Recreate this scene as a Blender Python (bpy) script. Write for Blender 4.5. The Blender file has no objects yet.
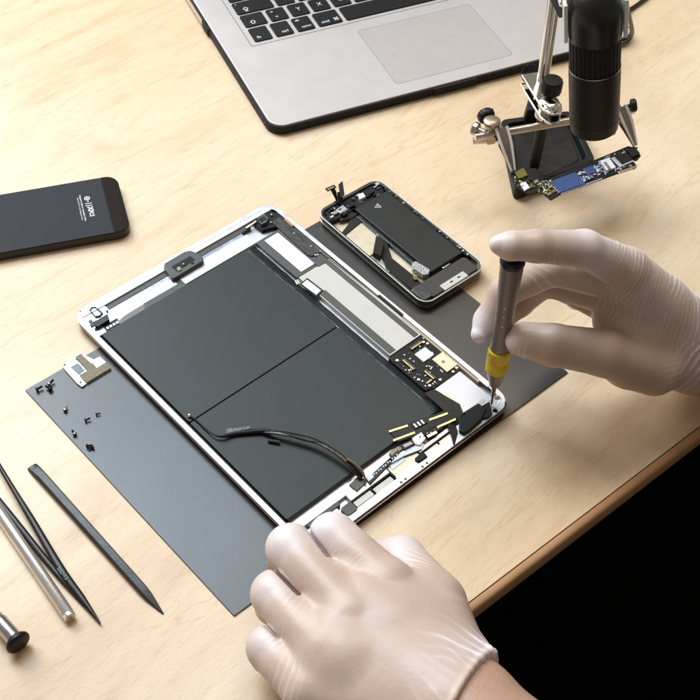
import bpy, bmesh, math, random
import numpy as np
from mathutils import Vector, Matrix
random.seed(7)
S = 0.001                       # everything below is in millimetres
C = bpy.context.scene.collection

# ------------------------------------------------------------------ camera
F_PX, TILT, ROLL, CAM_H = 1243.8, math.radians(40.236), math.radians(3.165), 622.16
_rx = Matrix.Rotation(TILT, 3, 'X'); _rz = Matrix.Rotation(ROLL, 3, 'Z')
CM = _rx @ _rz
def P(x, y, z=0.0):
    """point of the horizontal plane at height z (mm) that lies at x, y of the photograph"""
    d = CM @ Vector(((x-350)/F_PX, -(y-350)/F_PX, -1.0))
    t = (z-CAM_H)/d.z
    return Vector((d.x*t, d.y*t, z))
cam = bpy.data.cameras.new('camera'); co = bpy.data.objects.new('camera', cam); C.objects.link(co)
co.matrix_world = Matrix.Translation((0, 0, CAM_H*S)) @ CM.to_4x4()
cam.sensor_width = 36; cam.lens = 36*F_PX/700; cam.clip_start = 0.02; cam.clip_end = 50
bpy.context.scene.camera = co

class Fr:
    """a thing's own plane frame: u and v axes, mm"""
    def __init__(s, o, a, flip=True):
        s.o = Vector((o[0], o[1])); s.u = Vector((math.cos(a), math.sin(a)))
        s.v = Vector((math.sin(a), -math.cos(a))) * (1 if flip else -1)
    def __call__(s, u, v): return s.o + s.u*u + s.v*v
    def pts(s, l): return [s(*q) for q in l]
    def inv(s, x, y, z):
        p = P(x, y, z); q = Vector((p.x, p.y))-s.o
        return q.dot(s.u), q.dot(s.v)

# ------------------------------------------------------------------ materials
def srgb(r, g, b):
    f = lambda c: (c/255/12.92 if c/255 <= .04045 else ((c/255+.055)/1.055)**2.4)
    return (f(r), f(g), f(b))
MATS = {}
def mat(name, col, rough=.5, metal=0., amt=.12, scale=60., bump=.1, bscale=400., coat=0., spec=.5, rvar=.1, sss=0., trans=0., mottle=None):
    if name in MATS: return MATS[name]
    m = bpy.data.materials.new(name); m.use_nodes = True; N = m.node_tree.nodes; L = m.node_tree.links
    b = N['Principled BSDF']; tc = N.new('ShaderNodeTexCoord')
    n = N.new('ShaderNodeTexNoise'); n.inputs['Scale'].default_value = scale; n.inputs['Detail'].default_value = 6
    L.new(tc.outputs['Object'], n.inputs['Vector'])
    mx = N.new('ShaderNodeMix'); mx.data_type = 'RGBA'
    c2 = mottle or tuple(min(1, c*(1+amt)) for c in col); c1 = tuple(c*(1-amt) for c in col)
    mx.inputs[6].default_value = (*c1, 1); mx.inputs[7].default_value = (*c2, 1)
    L.new(n.outputs['Fac'], mx.inputs[0]); L.new(mx.outputs[2], b.inputs['Base Color'])
    r = N.new('ShaderNodeMapRange'); r.inputs['To Min'].default_value = max(.02, rough-rvar); r.inputs['To Max'].default_value = min(1, rough+rvar)
    n2 = N.new('ShaderNodeTexNoise'); n2.inputs['Scale'].default_value = scale*2.3; n2.inputs['Detail'].default_value = 4
    L.new(tc.outputs['Object'], n2.inputs['Vector']); L.new(n2.outputs['Fac'], r.inputs['Value']); L.new(r.outputs[0], b.inputs['Roughness'])
    b.inputs['Metallic'].default_value = metal; b.inputs['Coat Weight'].default_value = coat; b.inputs['Coat Roughness'].default_value = .15
    b.inputs['Specular IOR Level'].default_value = spec
    if sss: b.inputs['Subsurface Weight'].default_value = sss; b.inputs['Subsurface Radius'].default_value = (.006, .003, .002); b.inputs['Subsurface Scale'].default_value = 1
    if trans: b.inputs['Transmission Weight'].default_value = trans
    if bump:
        n3 = N.new('ShaderNodeTexNoise'); n3.inputs['Scale'].default_value = bscale; n3.inputs['Detail'].default_value = 3
        L.new(tc.outputs['Object'], n3.inputs['Vector'])
        bp = N.new('ShaderNodeBump'); bp.inputs['Strength'].default_value = bump; bp.inputs['Distance'].default_value = .0006
        L.new(n3.outputs['Fac'], bp.inputs['Height']); L.new(bp.outputs[0], b.inputs['Normal'])
    MATS[name] = m; return m

black = mat('black_plastic', (.006, .006, .006), .38, spec=.3, bscale=900)
blackm = mat('matte_black', (.008, .008, .0075), .55, spec=.22, bump=.25, bscale=1500)
dgrey = mat('dark_grey_plastic', (.045, .05, .05), .5)
pcbm = mat('black_circuit_board', (.008, .008, .0075), .45, spec=.22, bump=.3, bscale=1200, amt=.4, scale=300)
white_al = mat('pale_aluminium', (.72, .73, .77), .30, .55, amt=.05, bump=.03)
silver = mat('satin_silver', (.60, .61, .64), .34, .7, amt=.06, scale=120, bump=.03)
laptop_al = mat('anodised_aluminium', (.50, .462, .445), .45, .25, amt=.03, scale=30, bump=.12, bscale=3000)
chrome = mat('chrome', (.80, .78, .74), .12, 1., amt=.05, rvar=.05, bump=.03)
steel = mat('brushed_steel', (.52, .47, .43), .3, 1., amt=.1, bump=.1)
nickel = mat('worn_nickel', (.62, .56, .48), .28, 1., amt=.2, scale=120, bump=.03)
gold = mat('gold_contact', (.83, .62, .24), .3, .8, amt=.1)
copper = mat('copper', (.55, .28, .13), .4, .8, bump=.02)
shell_dark = mat('dark_shell_edge', (.07, .055, .055), .3, .5)
white_p = mat('white_paper', (.82, .82, .80), .55, amt=.04)
off_white = mat('off_white_sheet', (.52, .50, .465), .45, .05, amt=.05, scale=90)
shieldm = mat('white_shield', (.60, .60, .64), .35, .15, amt=.03)
cream = mat('cream_metal', (.62, .54, .40), .35, .35, amt=.12, scale=90, bump=.15, bscale=120)
tape = mat('glossy_black_tape', (.022, .026, .03), .28, bump=.6, bscale=220, coat=.4)
batt = mat('battery_wrap', (.015, .021, .020), .45, spec=.32, amt=.03, scale=25, bump=.05, bscale=60, rvar=.03)
batt2 = mat('battery_wrap_dark', (.016, .017, .014), .42, spec=.3, amt=.12, scale=40, bump=.15, bscale=90)
matm = mat('dark_work_mat', (.036, .032, .030), .33, amt=.06, scale=8, bump=.06, bscale=600, rvar=.04, spec=.6)
yellow = mat('yellow_ring', (.62, .44, .012), .42, amt=.12)
gunmetal = mat('grey_metal_handle', (.20, .175, .155), .40, .35, amt=.06)
bronze = mat('bronze_shaft', (.30, .21, .13), .28, .9)
foam = mat('conductive_foam', (.25, .22, .16), .8, amt=.6, scale=900, bump=1, bscale=1500)
chipblue = mat('blue_chip', (.05, .085, .22), .22, .1, amt=.2, scale=60)
olive = mat('olive_chip', (.16, .12, .012), .35, .2)
ink = mat('white_print', (.62, .64, .66), .6, bump=0)
inkdim = mat('grey_print', (.18, .19, .2), .6, bump=0)
keym = mat('key_black', (.008, .007, .007), .5, spec=.25, bump=.2, bscale=2500)
cast = mat('cast_iron_black', (.010, .010, .009), .5, spec=.25, bump=.7, bscale=700, amt=.3, scale=120)
scope_m = mat('microscope_body', (.006, .0055, .0045), .42, spec=.24, bump=.1, bscale=2000)
clearp = mat('frosted_clip_plastic', (.72, .74, .72), .3, amt=.04, trans=.25)
skin = mat('skin', (.42, .25, .175), .5, amt=.18, scale=70, bump=.5, bscale=600, sss=.12)
slate = mat('phone_glass_grey', (.030, .0315, .036), .55, spec=.1, amt=.04, scale=10, rvar=.04, bump=.03)
darkbrown = mat('phone_glass_dark', (.014, .009, .006), .5, spec=.06, amt=.04, bump=0)
brownm = mat('brown_residue', (.20, .15, .11), .4, .3, amt=.3, scale=200)

# ------------------------------------------------------------------ mesh builder
class MB:
    def __init__(s): s.v = []; s.f = []
    def add(s, vs, fs):
        n = len(s.v); s.v += [Vector(v) for v in vs]; s.f += [[i+n for i in f] for f in fs]; return s
    def prism(s, pts, z0, z1, inset=0.):
        n = len(pts); c = sum((Vector((p[0], p[1])) for p in pts), Vector((0, 0)))/n
        top = [Vector((p[0], p[1])) for p in pts]
        if inset: top = [p-(p-c).normalized()*inset for p in top]
        vs = [(p[0], p[1], z0) for p in pts]+[(p.x, p.y, z1) for p in top]
        fs = [list(range(n))[::-1], list(range(n, 2*n))]+[[i, (i+1) % n, n+(i+1) % n, n+i] for i in range(n)]
        return s.add(vs, fs)
    def ring(s, outer, inner, z0, z1):
        n = len(outer); vs = []
        for z in (z0, z1):
            vs += [(p[0], p[1], z) for p in outer]+[(p[0], p[1], z) for p in inner]
        fs = []
        for i in range(n):
            j = (i+1) % n
            fs += [[i, j, n+j, n+i], [2*n+i, 3*n+i, 3*n+j, 2*n+j], [i, 2*n+i, 2*n+j, j], [n+i, n+j, 3*n+j, 3*n+i]]
        return s.add(vs, fs)
    def px(s, pts, z0, z1, inset=0.):               # outline read on the plane z1
        return s.prism([P(x, y, z1).xy for x, y in pts], z0, z1, inset)
    def box(s, c, ax, ay, az, sx, sy, sz):
        c = Vector(c); vs = []
        for k in (-1, 1):
            for a, b in ((-1, -1), (1, -1), (1, 1), (-1, 1)): vs.append(c+ax*(a*sx/2)+ay*(b*sy/2)+az*(k*sz/2))
        return s.add(vs, [[3, 2, 1, 0], [4, 5, 6, 7], [0, 1, 5, 4], [1, 2, 6, 5], [2, 3, 7, 6], [3, 0, 4, 7]])
    def lathe(s, a, b, prof, n=32, ribs=None):
        """prof: (distance from a towards b, radius)"""
        a = Vector(a); d = (Vector(b)-a).normalized(); x = d.orthogonal().normalized(); y = d.cross(x); vs = []
        for t, r in prof:
            for k in range(n):
                w = 2*math.pi*k/n; rr = r
                if ribs and ribs[0] <= t <= ribs[1]: rr = r-(ribs[3] if math.sin(w*ribs[2]) < -.2 else 0)
                vs.append(a+d*t+(x*math.cos(w)+y*math.sin(w))*rr)
        fs = [[i*n+k, i*n+(k+1) % n, (i+1)*n+(k+1) % n, (i+1)*n+k] for i in range(len(prof)-1) for k in range(n)]
        fs += [list(range(n))[::-1], [(len(prof)-1)*n+k for k in range(n)]]
        return s.add(vs, fs)
    def cyl(s, a, b, r0, r1=None, n=24, e=0.):
        L = (Vector(b)-Vector(a)).length; r1 = r0 if r1 is None else r1
        if e: return s.lathe(a, b, [(0, r0-e), (e, r0), (L-e, r1), (L, r1-e)], n)
        return s.lathe(a, b, [(0, r0), (L, r1)], n)
    def tube(s, pts, r, n=10, flat=None):
        pts = smooth(pts, 6); rs = r if isinstance(r, (list, tuple)) else [r, r]; vs = []; m = len(pts)
        for i, p in enumerate(pts):
            d = (pts[min(i+1, m-1)]-pts[max(i-1, 0)]).normalized()
            sd = d.cross(Vector((0, 0, 1))); sd = sd.normalized() if sd.length > .05 else Vector((1, 0, 0)); up = sd.cross(d)
            t = i/(m-1)*(len(rs)-1); k = min(int(t), len(rs)-2); rr = rs[k]+(rs[k+1]-rs[k])*(t-k)
            for q in range(n):
                w = 2*math.pi*q/n; vs.append(p+sd*math.cos(w)*rr+up*math.sin(w)*(flat if flat else rr))
        fs = [[i*n+k, i*n+(k+1) % n, (i+1)*n+(k+1) % n, (i+1)*n+k] for i in range(m-1) for k in range(n)]
        fs += [list(range(n))[::-1], [(m-1)*n+k for k in range(n)]]
        return s.add(vs, fs)
    def ball(s, c, r, n=16, sz=1.):
        pr = [(r*sz*(1-math.cos(math.pi*i/10)), max(.01, r*math.sin(math.pi*i/10))) for i in range(11)]
        return s.lathe(Vector(c)-Vector((0, 0, r*sz)), Vector(c)+Vector((0, 0, r*sz)), pr, n)
    def build(s, name, m, parent=None, bevel=0., seg=2, sharp=38):
        me = bpy.data.meshes.new(name); pl = Vector(parent['_o']) if parent is not None and '_o' in parent else None
        o = bpy.data.objects.new(name, me)
        base = pl if pl is not None else sum(s.v, Vector())/len(s.v)
        if pl is None: base = Vector((base.x, base.y, min(v.z for v in s.v)))
        me.from_pydata([tuple((v-base)*S) for v in s.v], [], s.f)
        bm = bmesh.new(); bm.from_mesh(me); bmesh.ops.recalc_face_normals(bm, faces=bm.faces)
        bm.to_mesh(me); bm.free()
        me.polygons.foreach_set('use_smooth', [True]*len(me.polygons)); me.set_sharp_from_angle(angle=math.radians(sharp))
        me.materials.append(m); C.objects.link(o)
        if parent is None: o.location = base*S
        else:
            o.parent = parent
        o['_o'] = tuple(base)
        if bevel:
            md = o.modifiers.new('bevel', 'BEVEL'); md.width = bevel*S; md.segments = seg; md.limit_method = 'ANGLE'; md.angle_limit = math.radians(40); md.harden_normals = True
        return o
def smooth(pts, k):
    pts = [Vector(p) for p in pts]
    if len(pts) < 3: return pts
    out = []
    for i in range(len(pts)-1):
        p0, p1, p2, p3 = pts[max(i-1, 0)], pts[i], pts[i+1], pts[min(i+2, len(pts)-1)]
        for j in range(k):
            t = j/k; out.append(.5*((2*p1)+(p2-p0)*t+(2*p0-5*p1+4*p2-p3)*t*t+(3*p1-p0-3*p2+p3)*t**3))
    return out+[pts[-1]]
def rrect(u0, v0, u1, v1, r, n=6):
    out = []
    for (cx, cy, a0) in ((u1-r, v1-r, 0), (u0+r, v1-r, 90), (u0+r, v0+r, 180), (u1-r, v0+r, 270)):
        for i in range(n+1):
            a = math.radians(a0+90*i/n); out.append((cx+r*math.cos(a), cy+r*math.sin(a)))
    return out
def thing(name, label, cat, at, group=None):
    o = bpy.data.objects.new(name, None); C.objects.link(o); at = Vector(at)
    if len(at) == 2: at = Vector((at.x, at.y, 0))
    o.location = at*S; o['_o'] = tuple(at); o['label'] = label; o['category'] = cat; o.empty_display_size = .02
    if group: o['group'] = group
    return o
def tag(o, label, cat, group=None, kind=None):
    o['label'] = label
    if cat: o['category'] = cat
    if group: o['group'] = group
    if kind: o['kind'] = kind
    return o
def text(s, name, fr, u, v, z, size, m, parent, ang=0., sx=1., bold=0.0):
    """flat printed lettering lying on a plane frame; u,v = centre"""
    cu = bpy.data.curves.new(name, 'FONT'); cu.body = s; cu.size = size*S; cu.align_x = 'CENTER'; cu.align_y = 'CENTER'
    cu.extrude = .00002; cu.offset = bold*S; cu.resolution_u = 3
    o = bpy.data.objects.new(name, cu); C.objects.link(o)
    bpy.context.view_layer.update()
    me = bpy.data.meshes.new_from_object(o); bpy.data.objects.remove(o)
    q = bpy.data.objects.new(name, me); C.objects.link(q); me.materials.clear(); me.materials.append(m)
    p = fr(u, v); base = Vector(parent['_o']); X = (fr.u*math.cos(ang)+fr.v*math.sin(ang)); Y = (fr.v*-math.cos(ang)+fr.u*math.sin(ang))
    mm = Matrix(((X.x*sx, Y.x, 0, (p.x-base.x)*S), (X.y*sx, Y.y, 0, (p.y-base.y)*S), (0, 0, 1, (z-base.z)*S), (0, 0, 0, 1)))
    me.transform(mm); q.parent = parent; q['_o'] = tuple(base)
    return q

# ------------------------------------------------------------------ desk and floor
E0 = P(471, 601).xy; E1 = P(700, 426).xy; ED = (E1-E0).normalized(); EN = Vector((ED.y, -ED.x))   # EN points off the desk
def wood():
    m = bpy.data.materials.new('pale_birch'); m.use_nodes = True; N = m.node_tree.nodes; L = m.node_tree.links; b = N['Principled BSDF']
    tc = N.new('ShaderNodeTexCoord'); mp = N.new('ShaderNodeMapping'); mp.inputs['Rotation'].default_value = (0, 0, -math.atan2(ED.y, ED.x)-.12)
    L.new(tc.outputs['Object'], mp.inputs['Vector'])
    def noise(sc, stretch, det=5, dist=0., rough=.55):
        q = N.new('ShaderNodeMapping'); q.inputs['Scale'].default_value = (stretch, 1, 1); L.new(mp.outputs[0], q.inputs['Vector'])
        n = N.new('ShaderNodeTexNoise'); n.inputs['Scale'].default_value = sc; n.inputs['Detail'].default_value = det; n.inputs['Distortion'].default_value = dist; n.inputs['Roughness'].default_value = rough
        L.new(q.outputs[0], n.inputs['Vector']); return n.outputs['Fac']
    def ramp(fac, stops):
        r = N.new('ShaderNodeValToRGB'); L.new(fac, r.inputs[0]); e = r.color_ramp.elements
        e[0].position, e[0].color = stops[0][0], (*stops[0][1], 1); e[1].position, e[1].color = stops[-1][0], (*stops[-1][1], 1)
        for p_, c_ in stops[1:-1]:
            x = e.new(p_); x.color = (*c_, 1)
        return r.outputs[0]
    def mul(a, bb, f=1., t='MULTIPLY'):
        x = N.new('ShaderNodeMix'); x.data_type = 'RGBA'; x.blend_type = t; x.inputs[0].default_value = f
        L.new(a, x.inputs[6]); L.new(bb, x.inputs[7]); return x.outputs[2]
    big = ramp(noise(7, .45, 5, .8), [(.3, srgb(206, 177, 143)), (.5, srgb(219, 195, 164)), (.7, srgb(228, 210, 184))])
    flame = ramp(noise(20, .28, 6, 1.6), [(.34, (.80, .72, .62)), (.47, (.96, .95, .93)), (.62, (1, 1, 1)), (.8, (.95, .93, .9))])
    streak = ramp(noise(60, .06, 4, .4), [(.30, (.86, .79, .70)), (.45, (1, 1, 1)), (1, (1, 1, 1))])
    fleck = ramp(noise(420, .25, 2, 0), [(.3, (.90, .87, .82)), (.5, (1, 1, 1)), (1, (1, 1, 1))])
    line = ramp(noise(26, .09, 3, 2.2), [(.490, (1, 1, 1)), (.5, (.66, .52, .38)), (.510, (1, 1, 1))])
    col = mul(mul(mul(mul(big, flame, .42), streak, .22), fleck, .6), line, .3)
    L.new(col, b.inputs['Base Color']); b.inputs['Specular IOR Level'].default_value = .42
    rr = N.new('ShaderNodeMapRange'); rr.inputs['To Min'].default_value = .30; rr.inputs['To Max'].default_value = .46
    L.new(noise(60, .4, 3), rr.inputs['Value']); L.new(rr.outputs[0], b.inputs['Roughness'])
    bp = N.new('ShaderNodeBump'); bp.inputs['Strength'].default_value = .25; bp.inputs['Distance'].default_value = .0004
    L.new(noise(900, .5, 3), bp.inputs['Height']); L.new(bp.outputs[0], b.inputs['Normal'])
    return m
woodm = wood()
W0 = E0-ED*900; W1 = E0+ED*1300
desk = thing('desk', 'pale birch desk with a rounded front edge carrying everything on it', 'desk', (0, 600, -40))
def offs(d, z): return [(p.x, p.y, z) for p in (W0+EN*d, W1+EN*d)]
MB().prism([W0+EN*-.35, W1+EN*-.35, W1-EN*1600, W0-EN*1600], -14, 0).build('tabletop', woodm, desk)
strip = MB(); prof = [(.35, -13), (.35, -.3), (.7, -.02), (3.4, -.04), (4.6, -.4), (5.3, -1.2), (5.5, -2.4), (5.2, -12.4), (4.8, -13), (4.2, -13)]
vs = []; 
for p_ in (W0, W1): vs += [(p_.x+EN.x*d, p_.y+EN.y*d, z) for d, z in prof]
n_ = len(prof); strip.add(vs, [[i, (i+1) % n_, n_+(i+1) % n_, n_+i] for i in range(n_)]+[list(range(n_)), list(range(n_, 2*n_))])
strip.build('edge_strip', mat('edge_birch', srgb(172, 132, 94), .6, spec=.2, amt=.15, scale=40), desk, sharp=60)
for a, b_ in ((W0+ED*60-EN*60, 0), (W1-ED*60-EN*60, 0), (W0+ED*60-EN*1540, 0), (W1-ED*60-EN*1540, 0)):
    MB().prism([a+Vector(q) for q in ((-25, -25), (25, -25), (25, 25), (-25, 25))], -739, -14.2).build('leg', dgrey, desk, 2)
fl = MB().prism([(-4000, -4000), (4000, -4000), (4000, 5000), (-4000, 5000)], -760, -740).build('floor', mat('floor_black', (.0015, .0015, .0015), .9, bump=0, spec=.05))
tag(fl, 'black floor beyond the desk edge', None, kind='structure')

# ------------------------------------------------------------------ work mat
MZ = 1.0
mc = [P(25, 390, MZ).xy, P(234, 616, MZ).xy, P(568, 372, MZ).xy]; mc.append(mc[0]+mc[2]-mc[1])
mt = MB().prism(mc, .05, MZ).build('work_mat', matm, bevel=.3)
tag(mt, 'thin dark grey rectangular sheet lying under the opened tablet', 'mat')

# ------------------------------------------------------------------ laptop
LF = Fr(P(356.9, 31, 8.4).xy, .4657)
lap = thing('laptop', 'silver laptop in a black bumper shell with its keyboard towards the camera', 'laptop', LF(50, -60))
LU0, LU1, LV0, LV1, LZ = -110.5, 215.5, -138, 88.8, 8.4
MB().prism(LF.pts(rrect(LU0, LV0, LU1, LV1, 12)), 2.3, LZ).build('base', laptop_al, lap, .9, 3)
sh = MB(); sh.ring(LF.pts(rrect(LU0-1.7, LV0-1.7, LU1+1.7, LV1+1.7, 13.6)), LF.pts(rrect(LU0+.3, LV0+.3, LU1-.3, LV1-.3, 12)), .5, 7.4)
sh.prism(LF.pts(rrect(LU0-1.2, LV0-1.2, LU1+1.2, LV1+1.2, 13)), .1, 2.2)
sh.prism(LF.pts([(24, 86), (66, 86), (64, 91.8), (26, 91.8)]), 1, 7.3)
for v0 in (-60,): sh.prism(LF.pts([(LU0-3.4, v0-.1), (LU0-.6, v0), (LU0-.6, v0+15), (LU0-3.2, v0+12)]), 1.2, 8.2)
sh.build('protective_shell', blackm, lap, .8)
MB().prism(LF.pts([(LU0-2.7, -135), (LU0-1.9, -135), (LU0-1.9, -62), (LU0-2.7, -62)]), 2.6, 7.2).build('port_side', nickel, lap)
gm = mat('trackpad_gap', (.24, .23, .225), .5); tpm = mat('trackpad_surface', (.445, .405, .385), .42, .15, amt=.02, bump=.05)
MB().ring(LF.pts(rrect(-.25, -.25, 105.25, 75.95, 3.2)), LF.pts(rrect(.2, .2, 104.8, 75.5, 3)), LZ-1, LZ+.06).build('trackpad_rim', gm, lap)
MB().prism(LF.pts(rrect(.2, .2, 104.8, 75.5, 3)), LZ-1, LZ+.05).build('trackpad', tpm, lap)
# keyboard well
KB1 = -11.5; wl = 0
MB().ring(LF.pts(rrect(-88.6, -118, 193.6, KB1, 2)), LF.pts(rrect(-87.7, -117.1, 192.7, KB1-.9, 1.6)), LZ-.5, LZ+.12).build('keyboard_rim', gm, lap)
def key(u0, v0, u1, v1, leg=()):
    k = MB().prism(LF.pts(rrect(u0, v0, u1, v1, 1.6, 4)), LZ-.2, LZ+1.1, .25).build('key', keym, lap, .25)
    for (s_, du, dv, sz) in leg: text(s_, 'legend', LF, u0+du, v0+dv, LZ+1.13, sz, ink, k, bold=.05)
g = 3.0; rows = [-15.4, -34.5, -53.6, -72.7, -91.8]
kw = 16.0
v1 = rows[0]-.2; v0 = v1-18.3
key(-83.6, v0, -67.8, v1, [('fn', 5, 13.6, 4.6)]); key(-64.6, v0, -48.9, v1, [('ctrl', 9, 13.6, 4.4)])
key(-45.6, v0, -30.0, v1, [('alt', 4.5, 3.8, 3.6), ('option', 9, 13.6, 3.2)]); key(-26.6, v0, -5.2, v1, [('cmd', 7, 13.8, 4.2), ('\u2318', 17, 13.4, 5.4)])
key(-1.9, v0, 92, v1); key(95.3, v0, 116, v1, [('\u2318', 5, 13.4, 5.4), ('cmd', 14, 13.8, 4.2)]); key(119.3, v0, 134.6, v1); key(138, v0, 150, v1); key(153.3, v0, 169, v1); key(172, v0, 188, v1)
v1 = rows[1]-2.0; v0 = v1-16.6
key(-83.6, v0, -63.8, v1, [('\u21e7', 8, 12, 6.5)])
lab = '>YXCVBNM,.-'
for i in range(11):
    a = -60.6+19.05*i; L_ = [(lab[i], 8, 8.2, 6.0)] if i else [('>', 4.4, 4.4, 4.4), ('<', 6.2, 12.0, 4.6)]
    key(a, v0, a+15.8, v1, L_)
key(149, v0, 188, v1)
v1 = rows[2]-1.8; v0 = v1-16.6
key(-83.6, v0, -50.6, v1, [('\u21ea', 9, 11.6, 6.5), ('\u2022', 3, 3.2, 4)])
for i in range(12):
    a = -47.4+19.05*i; key(a, v0, a+15.8, v1, [('ASDFGHJKLÖÄ#'[i], 8, 8.2, 6.0)])
v1 = rows[3]-1.6; v0 = v1-16.6
key(-83.6, v0, -56, v1)
for i in range(12):
    a = -52.8+19.05*i; key(a, v0, a+15.8, v1, [('QWERTZUIOPÜ+'[i], 8, 8.2, 6.0)])
v1 = rows[4]-1.4; v0 = v1-16.6
for i in range(14): a = -83.6+19.4*i; key(a, v0, a+16, v1)
# lid standing open behind the keyboard
lv = Vector((*LF.v, 0)); lu = Vector((*LF.u, 0)); hinge = Vector((*LF((LU0+LU1)/2, LV0), LZ+1))
ld = (-lv*math.sin(math.radians(28))+Vector((0, 0, 1))*math.cos(math.radians(28))).normalized(); ln = lu.cross(ld)
MB().box(hinge+ld*108, lu, ld, ln, LU1-LU0, 216, 5).build('lid', laptop_al, lap, 1.2)
MB().box(hinge+ld*110-ln*(2.7 if ln.dot(lv) < 0 else -2.7), lu, ld, ln, LU1-LU0-20, 190, .5).build('screen', black, lap)

# ------------------------------------------------------------------ black phone, face down at the left
a0, a1 = P(-4, 191.5, 7.6), P(112, 176, 7.6); pa = math.atan2((P(100, 177, 7.6)-P(0, 194, 7.6)).y, (P(100, 177, 7.6)-P(0, 194, 7.6)).x)
tr = P(116.3, 174.2, 7.6); PF = Fr(tr.xy, pa)      # u=0 at the right end, negative to the left; v down
ph = thing('smartphone', 'closed black smartphone lying face down at the left edge of the desk', 'phone', PF(-60, 30))
PW = 59.5
MB().prism(PF.pts(rrect(-124, 0, 0, PW, 9, 8)), .3, 7.0).build('frame', mat('anodised_black', (.02, .017, .013), .35, .3, bump=.02), ph, .8)
MB().prism(PF.pts(rrect(-123.4, .6, -12.0, PW-.6, 1, 3)), 6.9, 7.5).build('back_panel', slate, ph, .2)
q = rrect(-123.4, .6, -.6, PW-.6, 8.4, 8); q = [(max(u, -11.8), v) for u, v in q]
MB().prism(PF.pts(q), 6.9, 7.45).build('glass_strip', darkbrown, ph, .2)
MB().prism(PF.pts(rrect(-123.4, .6, -108, PW-.6, 1, 3)), 6.9, 7.46).build('glass_strip', darkbrown, ph)
mk = MB()
cx_, cy_ = -24.5, 20.0
mk.ring([PF(cx_+2.1*math.cos(t*.393), cy_+2.1*math.sin(t*.393)) for t in range(16)], [PF(cx_+1.3*math.cos(t*.393), cy_+1.3*math.sin(t*.393)) for t in range(16)], 7.5, 7.56)
mk.prism(PF.pts([(cx_-.5, cy_-.9), (cx_+.5, cy_-.9), (cx_+.5, cy_+.9), (cx_-.5, cy_+.9)]), 7.5, 7.56)
mk.build('emblem', ink, ph)
H = math.pi/2
for s_, v_, sz, b_ in (('-', 23.4, 5, .15), (')', 25.6, 4.8, .15), (')', 27.9, 4.8, .15), ('X', 30.9, 5.2, .22), ('F', 33.9, 4.6, .2), ('C', 36.3, 3.9, .2), ('I', 38.6, 5, .15)):
    text(s_, 'regulatory_mark', PF, -24.0, v_, 7.53, sz, ink, ph, H, bold=b_)
text('Designed in California  Assembled in China', 'fine_print', PF, -29.0, 29, 7.53, 1.55, ink, ph, H, 1.0, bold=.05)
text('Model  FCC ID  IC  rated voltage and current', 'fine_print', PF, -31.0, 29.5, 7.53, 1.25, ink, ph, H, 1.0, bold=.03)

# ------------------------------------------------------------------ opened tablet
TA = .77526; TF = Fr((-184.42, 537.35), TA)
tab = thing('opened_tablet', 'large tablet without its screen, black batteries and circuitry bared inside a silver frame', 'tablet', TF(85, 120))
T0 = MZ
out = rrect(0, 0, 169.5, 239.3, 11, 8)
MB().prism(TF.pts(rrect(1.2, 1.2, 168.3, 238.8, 10, 8)), T0+.1, T0+2).build('back_shell', shell_dark, tab, .6)
MB().ring(TF.pts(rrect(.3, .3, 169.2, 239.7, 10.8, 8)), TF.pts(rrect(1.6, 1.6, 167.9, 238.4, 9.6, 8)), T0+1.6, 7.1).build('side_wall', shell_dark, tab, .4)
MB().ring(TF.pts(out), TF.pts(rrect(3.6, 3.6, 166.3, 234.6, 8, 8)), 6.6, 7.6).build('bezel_frame', white_al, tab, .35)
MB().ring(TF.pts(rrect(-.25, -.25, 169.75, 240.25, 11.2, 8)), TF.pts(rrect(.4, .4, 169.1, 239.6, 10.6, 8)), 5.3, 5.9).build('trim_line', mat('trim_metal', (.42, .34, .30), .35, .7, bump=.02), tab)
MB().prism(TF.pts(rrect(1.4, 1.4, 168.1, 238.6, 9.6, 8)), T0+1.9, 3.6).build('inner_floor', silver, tab)
def tb(name, u0, v0, u1, v1, z0, z1, m, bev=.25, r=.6, n=3, parent=None):
    return MB().prism(TF.pts(rrect(u0, v0, u1, v1, min(r, abs(u1-u0)/2.1, abs(v1-v0)/2.1), n)), z0, z1).build(name, m, parent or tab, bev)
tb('bezel_plate', 3.3, 3.3, 166.6, 7.4, 3.6, 7.5, white_al, .5, 3)
tb('bezel_plate', 14, 15.2, 136, 26, 3.6, 6.8, white_al, .5, 1)
tb('groove_ridge', 22, 11.6, 134, 15.0, 3.6, 6.2, mat('blue_silver', (.55, .62, .78), .2, .7), .8, .5)
tb('groove', 22, 7.4, 143, 11.7, 3.6, 6.4, mat('groove_dark', (.05, .047, .04), .45, .3), .2, 1.2)
tb('bezel_plate', 3.4, 7.3, 22, 15.3, 3.6, 6.9, white_al, .4, 1); tb('bezel_plate', 3.4, 15.2, 14.1, 27, 3.6, 6.7, white_al, .4, 1)
tb('side_gap', 3.9, 26, 6.0, 216, 3.6, 5.4, blackm, .2)
# battery: two cells
for (a, b_) in ((27.2, 120.8), (121.3, 213.6)):
    tb('battery_cell', 5.4, a, 127.2, b_, 3.7, 7.6, batt, .5, 1.2)
for uu, vv in ((126.9, 133.6),):
    tm = MB(); n_ = 40; vs = []; rnd = random.Random(3)
    for i in range(n_):
        v_ = 27+187*i/(n_-1); w_ = rnd.uniform(-.12, .12)
        for (u_, z_) in ((uu-1.2, 7.7), (uu+1.2, 7.3+w_*.4), (uu+3.2, 5.6+w_*.6), (vv, 4.6+w_*.6), (vv+.8, 4.1)):
            p = TF(u_+w_, v_); vs.append((p.x, p.y, z_))
    tm.add(vs, [[i*5+k, i*5+k+1, (i+1)*5+k+1, (i+1)*5+k] for i in range(n_-1) for k in range(4)])
    o = tm.build('battery_tape', tape, tab, sharp=80); md = o.modifiers.new('thick', 'SOLIDIFY'); md.thickness = .0002
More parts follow.
